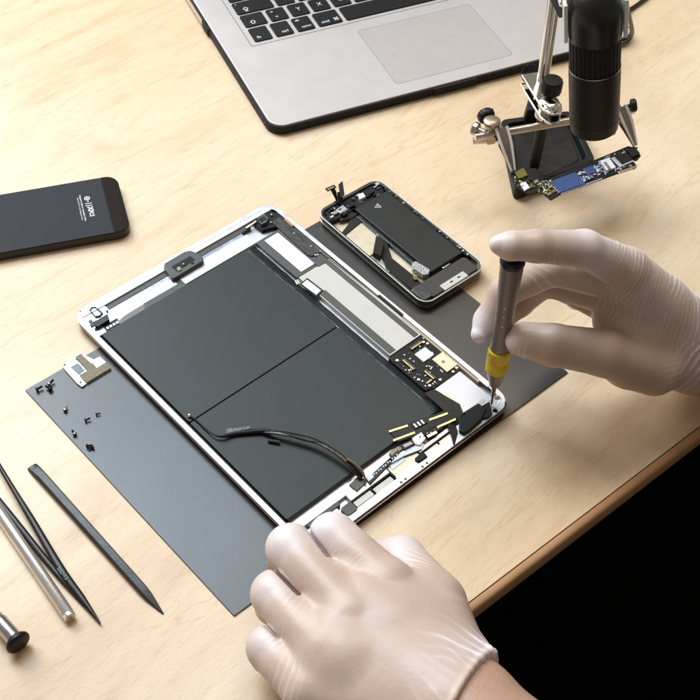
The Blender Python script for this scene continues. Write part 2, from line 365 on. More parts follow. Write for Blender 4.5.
# front camera block
cb = MB().px([(163.7, 267.5), (164.5, 263), (184, 251.6), (190, 250.2), (198.5, 253), (203.6, 258), (203, 261), (174.5, 278), (171.8, 278.3)], 3.6, 10.2).build('camera_block', dgrey, tab, .7, 3)
MB().px([(171.5, 266.5), (190, 256), (195, 259.5), (177, 271.3)], 10.1, 10.45).build('recess', blackm, cb, .1)
MB().ball(P(184, 264.2, 10.5), 1.5, 16, .5).build('lens', mat('lens_glass', (.02, .025, .05), .06, 0, coat=1), cb)
MB().px([(176.5, 268), (179.5, 266.2), (181.5, 269), (178, 271.2)], 10.4, 10.9).build('sensor', mat('sensor_tan', (.32, .26, .17), .4), cb)
MB().px([(190.5, 262.4), (192.6, 261.2), (193.8, 262.6), (191.7, 263.9)], 10.4, 10.8).build('sensor', black, cb)
MB().px([(172, 279), (176, 276), (190, 287), (185, 291)], 3.7, 6.9).build('flex_tail', dgrey, tab)
MB().px([(143, 303.6), (181, 281.8), (187, 286.6), (147, 310.6)], 6.5, 7.2).build('flex_ribbon', dgrey, tab, .15)
MB().px([(118, 321.5), (124, 315.6), (143, 304), (146.6, 310.2), (121, 325)], 6.5, 7.5).build('flex_ribbon', mat('ribbon_grey', (.12, .125, .12), .4), tab, .2)
MB().px([(103, 326), (117, 317.8), (121.5, 324.5), (107, 332.5)], 6.4, 7.0).build('connector_board', pcbm, tab, .1)
for i in range(4): MB().px([(106+3.2*i, 327.5-1.8*i), (108+3.2*i, 326.3-1.8*i), (109.3+3.2*i, 328-1.8*i), (107.3+3.2*i, 329.2-1.8*i)], 7, 7.5).build('pin', silver, tab)
# corner jack and bracket
jk = MB().px([(94, 321.5), (107.5, 313.5), (109.4, 319.5), (98, 326.6), (95, 326)], 5, 9.6).build('headphone_jack', black, tab, .4)
MB().cyl(P(94.8, 323.8, 7.2), P(97.2, 322.2, 7.2), 1.7, n=16).build('jack_collar', copper, jk)
def loop(pts, z0, z1, m, name, w=.7):
    c = sum((Vector(P(*q, z1).xy) for q in pts), Vector((0, 0)))/len(pts); o_ = [P(*q, z1).xy for q in pts]
    return MB().ring(o_, [p-(p-c).normalized()*w for p in o_], z0, z1).build(name, m, tab, .1)
loop([(89, 310), (91.5, 307), (95.5, 306.5), (103, 312.6), (100, 316), (95.5, 317)], 6.6, 8, black, 'bracket_loop', 1.1)
MB().px([(88, 321), (91.5, 319), (95, 325), (92, 326.5)], 6.4, 7.4).build('clip', dgrey, tab, .2)
for x, y, r_ in ((91.6, 327, .6), (96, 330, .9), (107.4, 312.4, .8), (80.6, 312.6, .6)):
    MB().cyl(P(x, y, 6.3), P(x, y, 6.3)+Vector((0, 0, 1.5)), r_, n=12).build('screw_hole', black, tab)
for x, y in ((233.8, 252.2), (268.3, 232.6)):
    MB().cyl(P(x, y, 6.4), P(x, y, 6.4)+Vector((0, 0, .25)), .8, n=12).build('screw_hole', blackm, tab)
# top corner: rear camera, flexes
MB().px([(251, 217), (264.5, 209.6), (280, 213.5), (289, 220), (278, 226), (262, 230), (254, 224)], 3.7, 6.9).build('corner_recess', blackm, tab, .2)
rc = MB().px([(256.5, 217.6), (264.5, 213.6), (268.6, 217.2), (267, 222), (261, 224.6)], 6.8, 9.6).build('rear_camera', dgrey, tab, .4)
MB().px([(258, 219), (264, 216), (266.5, 218.6), (261, 222)], 9.5, 9.9).build('camera_cap', black, rc, .1)
MB().tube([P(246, 228, 7.5), P(252, 224, 8), P(256, 221, 8)], 1.0, flat=.4).build('camera_flex', nickel, tab)
MB().ball(P(271.6, 215, 7.6), .9, 10).build('solder_blob', chrome, tab)
MB().ball(P(271, 222.6, 7.6), .7, 10).build('solder_blob', chrome, tab)
sp = MB().px([(271.5, 221.5), (280, 215.8), (321, 249.8), (320.6, 252), (312, 256.2), (308, 255)], 3.7, 7.6).build('antenna_strip', mat('antenna_black', (.022, .022, .02), .4, bump=.6, bscale=300), tab, .6)
for i in range(5):
    MB().px([(284+1.6*i, 219.4+1.4*i), (286.6+1.6*i, 218.4+1.4*i), (287.6+1.6*i, 219.6+1.4*i), (285+1.6*i, 220.6+1.4*i)], 7.6, 8.1).build('copper_pad', copper, sp)
for x, y in ((294, 233.6), (311, 246.6)): MB().cyl(P(x, y, 7.5), P(x, y, 7.5)+Vector((0, 0, .5)), .7, n=10).build('screw', nickel, sp)
# card bay
tb('card_bay', 135.6, 25.5, 166.6, 70, 3.7, 6.6, mat('bay_grey', (.055, .054, .052), .5), .3)
tb('white_card', 141.2, 28.2, 153.4, 67.6, 6.6, 7.1, white_p, .1, .3)
for i in range(3): MB().ball(P(315.5+2.4*i, 255.5-2*i+1.5*(i % 2), 7.2), .9, 10).build('solder_blob', chrome, tab)
MB().px([(313, 262), (320, 253), (329, 260.6), (318, 266.5)], 6.5, 7.4).build('flex_tail', dgrey, tab, .2)
MB().tube([TF(163.6, 56).to_3d()+Vector((0, 0, 7.8)), TF(164.6, 90).to_3d()+Vector((0, 0, 7.5)), TF(165.4, 118).to_3d()+Vector((0, 0, 7.4))], .35, 8).build('antenna_cable', mat('antenna_tan', (.22, .14, .09), .45), tab)
# logic board cover
tb('board_cover', 136.5, 70.5, 165.4, 161.4, 3.7, 7.0, off_white, .25)
tb('insulating_strip', 159.2, 71.6, 163.2, 160.2, 7, 7.35, mat('strip_dark', (.06, .06, .052), .55), .1, .2)
tb('insulating_strip', 137.2, 91, 142.6, 160.2, 7, 7.35, mat('strip_dark', (.06, .06, .052), .55), .1, .2)
MB().px([(300, 284), (307.2, 277.6), (323.6, 290.2), (316.6, 297)], 6.8, 7.7).build('connector_pad', black, tab, .2)
MB().px([(301.8, 284), (307, 279.4), (321.2, 290.2), (316.4, 294.8)], 7.6, 8.0).build('connector_shield', white_al, tab, .15)
MB().px([(294.6, 280.6), (298, 278.4), (300.5, 282.8), (297, 284.6)], 6.8, 7.9).build('tape_wrinkle', nickel, tab, .3)
tb('side_channel', 165.5, 118, 167.4, 142, 6.9, 8.0, black, .1)
tb('side_channel', 164.2, 142, 166, 214, 3.7, 7.1, mat('channel_tan', (.36, .28, .2), .45, .3), .1)
tb('side_clip', 165.6, 212, 167.4, 221, 6.9, 7.8, nickel, .2)
# small circuit board
pb = MB().prism(TF.pts([(134.2, 162.4), (164, 162.4), (164, 196), (160, 200), (140, 199), (134.2, 196.6)]), 3.7, 6.8).build('circuit_board', pcbm, tab, .2)
def chip(u0, v0, u1, v1, m, h=.9, name='chip', z=6.8, parent=pb, bev=.12): return MB().prism(TF.pts([(u0, v0), (u1, v0), (u1, v1), (u0, v1)]), z-.1, z+h).build(name, m, parent, bev)
chip(149, 171.2, 158.6, 179.6, mat('mint_label', (.70, .78, .72), .4), 1.0)
chip(154.6, 181.6, 164.2, 195.5, cream, 1.2, 'shield_can'); chip(157.6, 186.8, 159.6, 189, brownm, .1, 'dot_matrix_mark', 8.05)
for (u0, v0, u1, v1) in ((150, 165, 160, 167.6), (139, 169.4, 141.6, 180.6), (143.4, 185.2, 146, 194.4), (137.6, 192.4, 143, 194.4)):
    c_ = chip(u0, v0, u1, v1, mat('connector_dark', (.06, .055, .045), .4), 1.1, 'connector')
    if u1-u0 > v1-v0: chip(u0+.5, v1-.9, u1-.5, v1-.3, gold, .35, 'contact_row', 7.9, c_)
    else: chip(u0+.3, v0+.5, u0+.9, v1-.5, gold, .35, 'contact_row', 7.9, c_)
rnd = random.Random(11)
for (u, v) in ((137, 167.5), (136.5, 188), (162, 170), (160.8, 167.4), (162, 196.8), (158, 197.6), (138.5, 196), (147, 197)):
    MB().cyl((*TF(u, v), 6.7), (*TF(u, v), 7.8), 1.05, n=14).build('screw', nickel, pb, .2)
for i in range(46):
    u, v = rnd.uniform(135, 163), rnd.uniform(163.5, 198); w, h_ = rnd.choice(((.7, 1.3), (1.3, .7), (.9, .9)))
    chip(u, v, u+w, v+h_, rnd.choice((silver, brownm, dgrey, cream)), .5, 'component', bev=0)
# shield and bottom bezel
tb('shield_plate', 138.6, 199.8, 162, 229, 3.7, 6.9, shieldm, .3)
tb('shield_slot', 140, 225, 157, 227.4, 6.8, 7.15, mat('slot_tan', (.52, .47, .40), .5), .1)
MB().px([(441, 395.2), (444.4, 393), (457.8, 403.6), (454.8, 406.6)], 6.9, 7.5).build('gold_contact', gold, tab, .15)
fx = MB().px([(424, 393), (434, 388.6), (460, 404), (463, 412), (460, 420), (452, 424), (447, 414), (437, 404)], 7.0, 7.8).build('corner_flex', mat('flex_black', (.007, .007, .0065), .4, spec=.25, bump=.2, bscale=200), tab, .3)
MB().px([(388, 429.4), (410, 422.6), (430, 415.6), (449, 409), (458, 418.6), (438, 427), (424, 433), (398, 442)], 7.8, 8.5).build('connector_flex', mat('flex_black', (.007, .007, .0065), .4, spec=.25), tab, .25)
for a, b_ in (((388.8, 430.4), (407.6, 424.4)), ((393, 439.4), (414.6, 431.4)), ((429, 418.8), (447.4, 412.2)), ((437, 426.2), (455.4, 418)),):
    MB().px([a, (b_[0], b_[1]), (b_[0]+.6, b_[1]+1.9), (a[0]+.6, a[1]+1.9)], 8.5, 9.0).build('gold_finger', gold, tab, .1)
MB().px([(411, 423.6), (423.5, 417.6), (427.5, 422.4), (415, 429)], 8.4, 9.2).build('connector', black, tab, .2)
for i in range(3): MB().px([(413+3.6*i, 424-1.8*i), (414.4+3.6*i, 423.3-1.8*i), (417.6+3.6*i, 426.8-1.8*i), (416.2+3.6*i, 427.5-1.8*i)], 9.1, 9.5).build('pin', silver, tab)
MB().px([(399.6, 445), (411.6, 439.6), (416, 443.4), (404, 449.6)], 8, 8.9).build('connector', black, tab, .2)
MB().px([(402.6, 445), (410.6, 441.4), (413, 443.6), (405, 447.6)], 8.9, 9.2).build('connector_pad', mat('pink_grey', (.42, .36, .35), .4), tab, .1)
MB().px([(412, 438), (421.5, 432), (426, 438), (420, 445), (414.6, 443.6)], 7.6, 9.0).build('white_connector', white_p, tab, .3)
MB().px([(386, 461), (404, 450), (420, 441), (424.5, 444), (422, 449), (404, 456), (392, 462.6)], 7.0, 7.8).build('clear_tape', mat('pale_tape', (.55, .62, .68), .25, amt=.2), tab, .3)
MB().px([(420, 431.6), (438, 424), (444, 428), (428, 437)], 7.4, 8.6).build('connector', blackm, tab, .3)
MB().px([(426.6, 435.4), (436, 430.6), (437.6, 432.8), (428.2, 437.6)], 8.6, 9.2).build('pin_bar', nickel, tab, .1)
for i in range(6): MB().ball(P(420+3.7*i, 437.2-1.8*i+(i % 2), 8.8), .7, 8).build('solder_blob', rnd.choice((chrome, gold, brownm)), tab)
# speaker blob
MB().px([(462.6, 412.6), (478.6, 402.8), (481.6, 405.4), (490, 401.4), (492, 413), (489.6, 416.6), (478, 419.6)], 6.9, 9.3).build('speaker_housing', blackm, tab, .5)
MB().px([(459, 420.4), (467, 412), (484, 404.6), (487, 408.6), (482, 419), (470, 430), (464, 433.4), (459.4, 430.4)], 7, 10.2).build('speaker_housing', mat('rubber_black', (.012, .012, .010), .65, spec=.2), tab, 1.0, 3)
MB().px([(447, 423), (456, 425), (458, 431), (455, 443), (453.6, 443.4), (451, 433)], 7.4, 9.6).build('rubber_tab', mat('rubber_black', (.012, .012, .010), .65, spec=.2), tab, .6)
MB().cyl(P(495, 411, 7), P(495, 411, 8.2), 1.6, n=14).build('screw_hole', black, tab, .2)
MB().cyl(P(497.4, 398.6, 7), P(497.4, 398.6, 7.8), 2.0, n=16).build('screw', nickel, tab, .3)
MB().px([(504.6, 401.6), (506, 400.6), (506.8, 405), (505, 406.4)], 7.5, 7.9).build('slot', black, tab, .1)
# bottom bezel (v 214-240)
tb('bezel_plate', 6.5, 217.2, 74, 222.6, 3.7, 6.6, white_al, .2)
tb('bezel_plate', 6.4, 226.2, 33, 235, 3.7, 7.3, white_al, .3)
tb('bezel_plate', 74, 232.6, 139, 235, 3.7, 7.3, white_al, .2); tb('bezel_plate', 33, 234, 74.1, 235, 3.7, 7.2, white_al, .1)
tb('bezel_plate', 124.5, 229.4, 165, 235, 3.7, 7.2, white_al, .3, 5)
slotm = mat('slot_grey', (.42, .40, .37), .4, .2)
tb('bezel_slot', 43, 229.0, 56.6, 233.2, 3.7, 6.4, slotm, .2, .5); tb('bezel_slot', 58.2, 229.6, 72.6, 233.8, 3.7, 6.4, slotm, .2, .5)
tb('slot_edge', 42, 227.9, 74, 228.8, 3.7, 7.1, blackm, .1, .3)
tb('slot_edge', 73.2, 228.2, 74.3, 233.8, 3.7, 7.15, blackm, .1, .3)
tb('slot_edge', 56.9, 228.6, 57.9, 232.4, 3.7, 7.15, blackm, .1, .3)
tb('plate', 43, 222.8, 74, 227.6, 3.7, 6.8, white_al, .2)
tb('plate', 75, 221, 97, 232.4, 3.7, 6.2, mat('tan_plate', (.50, .43, .36), .35, .4), .3)
tb('sticker', 77, 222.4, 88, 227.2, 6.2, 6.6, mat('pale_blue', (.62, .71, .80), .35), .1, .3)
tb('bezel_slot', 98.4, 230.6, 110.8, 234.2, 3.7, 6.6, cream, .2, .5); tb('bezel_slot', 112.2, 230.6, 124, 234.2, 3.7, 6.6, cream, .2, .5)
tb('slot_edge', 97, 229.3, 125, 230.2, 3.7, 7.1, blackm, .1, .3)
tb('slot_edge', 111, 230, 112, 232.8, 3.7, 7.15, blackm, .1, .3)
tb('plate', 98, 226.6, 126, 229, 3.7, 6.6, white_al, .2); tb('plate', 98, 220, 126, 226.4, 3.7, 5.6, brownm, .2)
tb('residue_patch', 84, 216.2, 118, 219.8, 3.7, 5.6, brownm, .2)
MB().px([(414.6, 458), (420, 453.2), (424, 452), (428, 456), (421, 461), (417, 461.4)], 6.6, 8.8).build('rubber_block', blackm, tab, .6)
for x, y in ((422.6, 466.8), (427, 463.4), (401.2, 482.6), (405.4, 479.2)): MB().cyl(P(x, y, 7.4), P(x, y, 7.4)+Vector((0, 0, .3)), .95, n=14).build('screw_hole', mat('hole_brown', (.12, .07, .04), .5), tab)
tb('dark_bar', 12, 223.2, 36.4, 225.8, 3.7, 7.4, dgrey, .3)
tb('grey_tab', 33.6, 227.8, 42, 235.4, 3.7, 8.2, dgrey, .6, 2)
MB().px([(349, 484.4), (359.6, 475), (367, 481.5), (357, 491)], 6.8, 7.9).build('flex_tail', mat('flex_olive', (.05, .052, .04), .45), tab, .15)
pr = MB().px([(366, 479), (392, 455.6), (398, 449.4), (400, 453.6), (370, 484.6)], 7.0, 7.8).build('printed_flex', black, tab, .2)
for i in range(11):
    x = 373+2.3*i; y = 474.2-1.95*i+(.5 if i % 2 else -.2); MB().px([(x, y), (x+1.2, y-.9), (x+2, y+.3), (x+.9, y+1.1)], 7.8, 7.9).build('print', ink, pr)
MB().px([(366, 477), (371.4, 472), (374, 477), (368.6, 481.5)], 7.2, 8.0).build('pale_tab', mat('pale_blue', (.62, .71, .80), .35), tab, .2)
# antenna cable lying over the cells
cb_ = MB().tube([P(189.5, 415.6, 8.6), P(196, 420, 8.6), P(206, 429, 9), P(214, 434.4, 10), P(222, 436.4, 10), P(236, 433.6, 9), P(262, 431, 9.4), P(270, 431.6, 10)], [.5, .5, .5, .5, .9, 1.5, 1.6, 1.4]).build('battery_lead', black, tab)
MB().tube([P(262, 431.5, 9.6), P(285, 434, 12), P(312, 440, 13), P(335, 452, 13), P(352, 467, 11.5), P(362, 478, 9)], [1.2, 1.9, 1.8, 1.6, 1.8, 2.1], flat=.45).build('lead_bundle', mat('brown_black', (.010, .007, .005), .25, spec=.4, bump=.3, bscale=500), tab)
MB().tube([P(268, 440, 9), P(280, 442, 9.4)], [1.3, 1.0], flat=.7).build('lead_end', black, tab)
MB().tube([P(284, 433, 12), P(300, 438, 12.5), P(322, 444, 13)], [.7, 1.5, .7], flat=.8).build('tape_wrap', black, tab)
MB().tube([P(347, 459, 14), P(356, 464.6, 13.6), P(363, 473, 12), P(366, 483, 8.6)], .8).build('lead_wire', copper if 0 else mat('brown_wire', (.16, .09, .05), .35), tab)
tp = MB().px([(226.4, 428.6), (250, 426), (251.6, 428.4), (226, 433.4)], 8.2, 9.0).build('crinkled_tape', mat('crinkle', (.09, .105, .12), .22, bump=1, bscale=900, amt=.6, scale=900), tab, .3)
MB().ball(P(189.5, 415.6, 8.8), 1.25, 14).build('gold_plug', mat('pale_gold', (.9, .72, .5), .25, .9), tab)

# ------------------------------------------------------------------ opened phone
o0 = P(315, 212, 9); OA = math.atan2((P(376, 178, 9)-o0).y, (P(376, 178, 9)-o0).x); OF = Fr(o0.xy, OA)
op = thing('opened_phone', 'opened silver and black smartphone with its battery showing beside the tablet', 'phone', OF(29, 57))
OZ = MZ+.1; PL = 115.4; PWd = 58.8
MB().ring(OF.pts(rrect(.3, .3, PWd-.3, PL-.3, 8.6, 8)), OF.pts(rrect(2.2, 2.2, PWd-2.2, PL-2.2, 7, 8)), OZ, 8.6).build('side_band', mat('phone_band', (.09, .09, .078), .3, .6, bump=.02), op, .6)
MB().ring(OF.pts(rrect(0, 0, PWd, PL, 9, 8)), OF.pts(rrect(.8, .8, PWd-.8, PL-.8, 8.2, 8)), 8.3, 9.2).build('rim', mat('rim_steel', (.60, .59, .54), .28, .7, bump=.02), op, .3)
MB().ring(OF.pts(rrect(-.1, -.1, PWd+.1, PL+.1, 9, 8)), OF.pts(rrect(1.1, 1.1, PWd-1.1, PL-1.1, 8, 8)), 3.8, 4.3).build('band_line', nickel, op)
MB().prism(OF.pts(rrect(1.5, 1.5, PWd-1.5, PL-1.5, 7.5, 8)), OZ, 3.2).build('inner_floor', cream, op)
def ob(name, u0, v0, u1, v1, z0, z1, m, bev=.25, r=.5, parent=None): return MB().prism(OF.pts(rrect(u0, v0, u1, v1, min(r, abs(u1-u0)/2.1, abs(v1-v0)/2.1), 3)), z0, z1).build(name, m, parent or op, bev)
bt = ob('battery', 24.4, 14.6, 55.0, 95, 3.2, 9.0, batt2, .9, 1.2)
c_ = OF.inv(378, 206, 9.1)
tri = [OF(c_[0]+2.9*math.cos(math.radians(a)), c_[1]+2.9*math.sin(math.radians(a))) for a in (-55, 65, 185)]; cc = sum(tri, Vector((0, 0)))/3
w_ = MB().ring(tri, [cc+(p-cc)*.72 for p in tri], 8.98, 9.08); w_.prism(OF.pts([(c_[0]-.25, c_[1]-.8), (c_[0]+.25, c_[1]-.8), (c_[0]+.25, c_[1]+.8), (c_[0]-.25, c_[1]+.8)]), 8.98, 9.08)
w_.build('warning_triangle', ink, bt)
ob('battery_side_tape', 21.8, 20, 24.6, 92, 3.2, 6.6, tape, .8)
ob('board_edge', 55.0, 12, 57.2, 100, 3.2, 8.6, pcbm, .2)
for i in range(22):
    v_ = rnd.uniform(14, 98); MB().prism(OF.pts([(55.2, v_), (56.8, v_), (56.8, v_+rnd.uniform(.8, 3)), (55.2, v_+1.2)]), 8.5, rnd.uniform(8.8, 9.8)).build('component', rnd.choice((silver, black, nickel, brownm, dgrey)), op)
ob('top_board', 2.4, 2.4, 56.2, 13.6, 3.2, 7.0, pcbm, .3, 5)
for i in range(30):
    u, v = rnd.uniform(3, 54), rnd.uniform(3, 13); w, h_ = rnd.uniform(1, 4.5), rnd.uniform(1, 3)
    ob('component', u, v, min(u+w, 56), v+h_, 6.9, rnd.uniform(7.6, 9.4), rnd.choice((silver, black, nickel, blackm, dgrey, black, blackm)), .15)
MB().px([(336, 209.6), (342.6, 204.4), (347.6, 208.6), (340.6, 213.4)], 6, 9.2).build('camera_housing', mat('lilac_metal', (.5, .5, .56), .3, .6), op, .4)
MB().px([(357.6, 194.6), (363, 192.4), (365.6, 196.4), (360, 199)], 7, 9.4).build('white_sticker', white_p, op, .2)
for (pts, z0, z1) in (([(325, 188.4), (334, 184.4), (336.6, 187), (327.6, 191.2)], 16.5, 17.2), ([(338.4, 184.4), (342.6, 180.6), (344.6, 194.6), (340.4, 197.6)], 14, 14.8)):
    MB().px(pts, z0, z1).build('flex_connector', blackm, op, .2)
MB().tube([P(332, 188, 17), P(335, 194, 14), P(337, 200, 9)], 1.8, flat=.35).build('flex_cable', blackm, op)
MB().tube([P(340, 192, 14.8), P(340, 197, 12), P(341, 203, 9)], 1.9, flat=.35).build('flex_cable', blackm, op)
for i in range(3): MB().px([(327.4+2.2*i, 188.7-1*i), (328.6+2.2*i, 188.2-1*i), (329.6+2.2*i, 189.4-1*i), (328.4+2.2*i, 189.9-1*i)], 17.2, 17.5).build('contact', gold, op)
MB().px([(338, 215.6), (352, 211.6), (358, 214), (351, 218.4), (340, 221)], 5, 6.2).build('flex_cable', mat('flex_dark', (.018, .015, .012), .5, spec=.2), op, .2)
MB().px([(350, 214), (362, 215), (361, 222), (345, 235), (342, 232), (349, 223)], 3.2, 5.4).build('flex_cable', mat('flex_dark', (.018, .015, .012), .5, spec=.2), op, .2)
ob('board_cover', 3, 22, 23.6, 54, 3.2, 4.6, cream, .4, 1)
ob('scratched_plate', 4, 57, 15, 74, 3.2, 4.0, mat('lilac_plate', (.62, .6, .6), .3, .6, bump=.5, bscale=300), .2, 1)
MB().px([(376, 236), (381, 238), (384, 243), (381, 256), (373, 252)], 4.2, 9.0).build('flex_cable', mat('flex_brown', (.015, .012, .009), .5, spec=.2), op, .3)
MB().px([(382, 240), (387, 242), (392, 258), (412, 274), (423, 284), (421, 291), (410, 288), (386, 267), (381, 254)], 4.2, 5.6).build('flex_cable', mat('flex_brown', (.015, .012, .009), .5, spec=.2), op, .3)
for x, y, r_, m_ in ((415.6, 277.6, 1.7, gold), (377.6, 235.6, 1.0, chrome)):
    MB().cyl(P(x, y, 6), P(x, y, 8), r_, n=16).build('screw', m_, op, .3)
MB().px([(411.6, 263), (416, 260.6), (430, 269.4), (429, 274), (423, 274.6), (413, 268)], 5, 9.3).build('flex_connector', mat('speckle_metal', (.12, .12, .12), .25, .7, amt=.9, mottle=(.7, .7, .7), scale=700, bump=1, bscale=1500), op, .5)
ob('speaker_box', 10, 97, 54.5, 112.2, 3.2, 7.6, mat('speaker_olive', (.025, .023, .016), .5), .8, 3)
ob('speaker_box', 3, 97, 13, 111, 3.2, 8.0, mat('speaker_slate', (.03, .032, .033), .35, bump=.6, bscale=200), .8, 3)
dk = ob('dock_connector', 20.5, 107.8, 42.5, 113.4, 7.0, 8.9, off_white, .3)
for u_ in (28, 35): ob('dock_slot', u_, 109.8, u_+2.6, 110.8, 8.8, 9.0, black, 0, .3, dk)
ob('gold_strip', 34, 96.0, 41, 97.4, 6, 8.4, chrome, .3)

# ------------------------------------------------------------------ metal bracket and screws on the mat
BZ = 2.4
br = thing('metal_bracket', 'small white metal bracket with brown foam pads on the mat corner', 'bracket', P(90, 370, MZ))
MB().px([(62.6, 365.6), (80, 352.6), (108.6, 367), (111.6, 369.2), (82.6, 386.4), (77, 380.6)], MZ+.1, 1.6).build('plate', white_al, br, .15)
MB().px([(61.6, 364), (80.6, 352.2), (82.6, 354.4), (75.4, 359.4), (86.4, 371.8), (80, 376), (86.2, 383.6), (82, 386.9), (77, 383.4), (64.6, 369.4)], 1.6, BZ).build('flange', white_p, br, .2)
MB().px([(75.2, 356.8), (81, 353.4), (96.8, 368.4), (105.6, 363.4), (111, 367.8), (86.6, 382.6), (79.4, 375), (86.8, 371), (86, 368.6)], 1.6, 2.9).build('foam_pad', foam, br, .15)
MB().px([(90.6, 360.8), (100, 356.2), (106.4, 362.4), (96.6, 368.2)], 1.6, 3.0).build('white_pad', white_p, br, .3)
MB().px([(71, 367), (78, 363), (84.4, 369.8), (78.6, 374.4)], 1.6, 2.7).build('window', mat('bracket_window', (.07, .09, .11), .25, .2, amt=.8, scale=600), br, .1)
for x, y in ((64.6, 364.8), (80.6, 382.4)): MB().cyl(P(x, y, BZ), P(x, y, BZ)+Vector((0, 0, .15)), .7, n=12).build('hole', black, br)
screws = [(36.5, 391.6, 40, 'black screw nearest the left corner of the mat'), (49, 386.6, 60, 'upper screw of the tight pair below the white bracket, lying on its side'),
          (51.5, 391.2, 150, 'lower screw of the tight pair, next to the bracket side of the mat'), (65, 412.2, 80, 'silver topped screw lying alone in the middle of the scattered screws'),
          (85, 422, 30, 'dark screw left of the tiniest one among the scattered screws'), (96, 415.6, 20, 'tiniest dark screw, rightmost of the scattered screws'),
          (75.4, 436, 130, 'bright headed screw above the last pair of screws'), (86.4, 447.4, 10, 'left screw of the lowest pair of screws'), (94, 448.2, 200, 'right screw of the lowest pair of screws')]
for i, (x, y, an, lb) in enumerate(screws):
    k = .55 if i == 5 else (.85 if i < 3 else .7); r = 2.0*k; b = P(x, y, MZ); s_ = thing('screw', lb, 'screw', b, 'small screws scattered on the mat')
    d = Vector((math.cos(math.radians(an)), math.sin(math.radians(an)), .15)).normalized(); c0 = b+Vector((0, 0, r*.95))
    hm = nickel if i in (1, 3, 6) else mat('screw_black', (.03, .025, .02), .25, .7)
    MB().lathe(c0, c0+d, [(0, r*.75), (.35*k, r), (1.0*k, r), (1.3*k, r*.9)], 16).build('head', hm, s_)
    MB().lathe(c0+d*1.3*k, c0+d*9, [(j*.36*k, (.95 if j % 2 else .75)*k) for j in range(12)], 12).build('thread', mat('screw_black', (.03, .025, .02), .25, .7) if i != 3 else nickel, s_)
    a2 = MB().box(c0-d*.02, d, d.orthogonal().normalized(), d.cross(d.orthogonal().normalized()), .12, 1.8*k, .5*k); a2.build('slot', black, s_)

# ------------------------------------------------------------------ hand tools at the left
s0, s1 = P(31, 464, 3), P(163, 612.5, 2); sd = (s1-s0).normalized(); sn = Vector((-sd.y, sd.x, 0)).normalized(); L_ = (s1-s0).length
spud = thing('spudger', 'black plastic prying stick with a chisel end and pointed tip', 'prying tool', (*s0.xy, 0))
b = MB(); secs = [(0, 3.2, 1.0), (4, 3.5, 1.8), (12, 3.3, 3.4), (60, 3.1, 3.4), (L_-20, 3.0, 3.2), (L_-14, 2.7, 2.6), (L_, .5, .5)]
vs = []
for t, w, h in secs:
    c = Vector((s0.x, s0.y, 0))+Vector((sd.x, sd.y, 0))*t
    for a, z in ((-w, h*.7), (-w*.75, 0.1), (w*.75, 0.1), (w, h*.7), (w*.6, h*1.35), (-w*.6, h*1.35)): vs.append(c+sn*a+Vector((0, 0, z+.05)))
b.add(vs, [[i*6+k, i*6+(k+1) % 6, (i+1)*6+(k+1) % 6, (i+1)*6+k] for i in range(len(secs)-1) for k in range(6)]+[list(range(6)), [(len(secs)-1)*6+k for k in range(6)]])
b.build('body', mat('esd_black', (.022, .022, .022), .42, bump=.15), spud, .35)
SF = Fr(s0.xy, math.atan2(sd.y, sd.x)); 
text('TEKNIK  ANTISTATIC  IC*PUL', 'embossed_lettering', SF, 74, 0, 4.66, 3.3, mat('emboss', (.03, .03, .03), .35, bump=0), spud, 0, 1.45, .03)

tw = thing('tweezers', 'black metal tweezers lying open beside the silver rod', 'tweezers', P(20, 500))
for pts, nm in (([P(-60, 366, 6), P(0, 467, 5.6), P(32, 520, 4.8), P(60, 568, 3.6), P(81, 597, 2.5), P(100, 623, 1.5)], 'arm'), ([P(-60, 428, 3), P(-4, 497, 3), P(20, 527, 3), P(42, 555, 2.6), P(62, 579, 2.2), P(84, 604, 1.6), P(99, 622, 1.2)], 'arm')):
    w = [1.5, 1.3, 2.0, 2.5, 2.1, .5] if len(pts) == 6 else [1.8, 1.8, 1.9, 2.0, 1.8, 1.3, .4]
    MB().tube(pts, w, 10, flat=1.1).build(nm, mat('tweezer_black', (.02, .018, .016), .3, .4), tw)
TWF = Fr(P(62, 573, 4).xy, math.atan2((P(84, 602)-P(56, 566)).y, (P(84, 602)-P(56, 566)).x))
text('ESD-15', 'lettering', TWF, 1, 0, 4.75, 3.2, inkdim, tw, 0, 1., .05)

rd = thing('metal_rod', 'polished silver rod lying beside the black tweezers', 'rod', P(30, 560))
ra, rb = P(-60, 425, 3.6), P(70.5, 618, 3.6)
L2 = (rb-ra).length; MB().lathe(ra, rb, [(0, 3), (.6, 3.5), (L2-3, 3.5), (L2-2.7, 3.3), (L2-2.4, 3.5), (L2-.4, 3.4), (L2, 2.9)], 40).build('shaft', mat('polished_rod', (.84, .82, .81), .24, .85, amt=.03, bump=.02), rd)
dv = (rb-ra).normalized()
MB().cyl(rb, rb+dv*.3, 1.2, n=20).build('end_plug', steel, rd)

sv = thing('precision_screwdriver', 'silver screwdriver with a flat black swivel cap at the lower left corner', 'screwdriver', P(5, 620))
a, b2 = P(-55, 560, 6.5), P(14.5, 638.5, 7.0); d = (b2-a).normalized(); L2 = (b2-a).length
MB().lathe(a, b2, [(0, 3.2), (L2-18, 3.2), (L2-17.6, 3.9), (L2-16, 3.9), (L2-15.6, 3.3), (L2-14.5, 3.3), (L2-14, 4.5), (L2, 4.5)], 40).build('handle', mat('satin_handle', (.6, .58, .62), .22, 1, amt=.05), sv)
MB().lathe(b2+d*.1, b2+d*20, [(0, 4.9), (.8, 5.8), (2.2, 6.9), (3.6, 7.0), (4.4, 6.5), (4.9, 5.2)], 40).build('swivel_cap', black, sv)

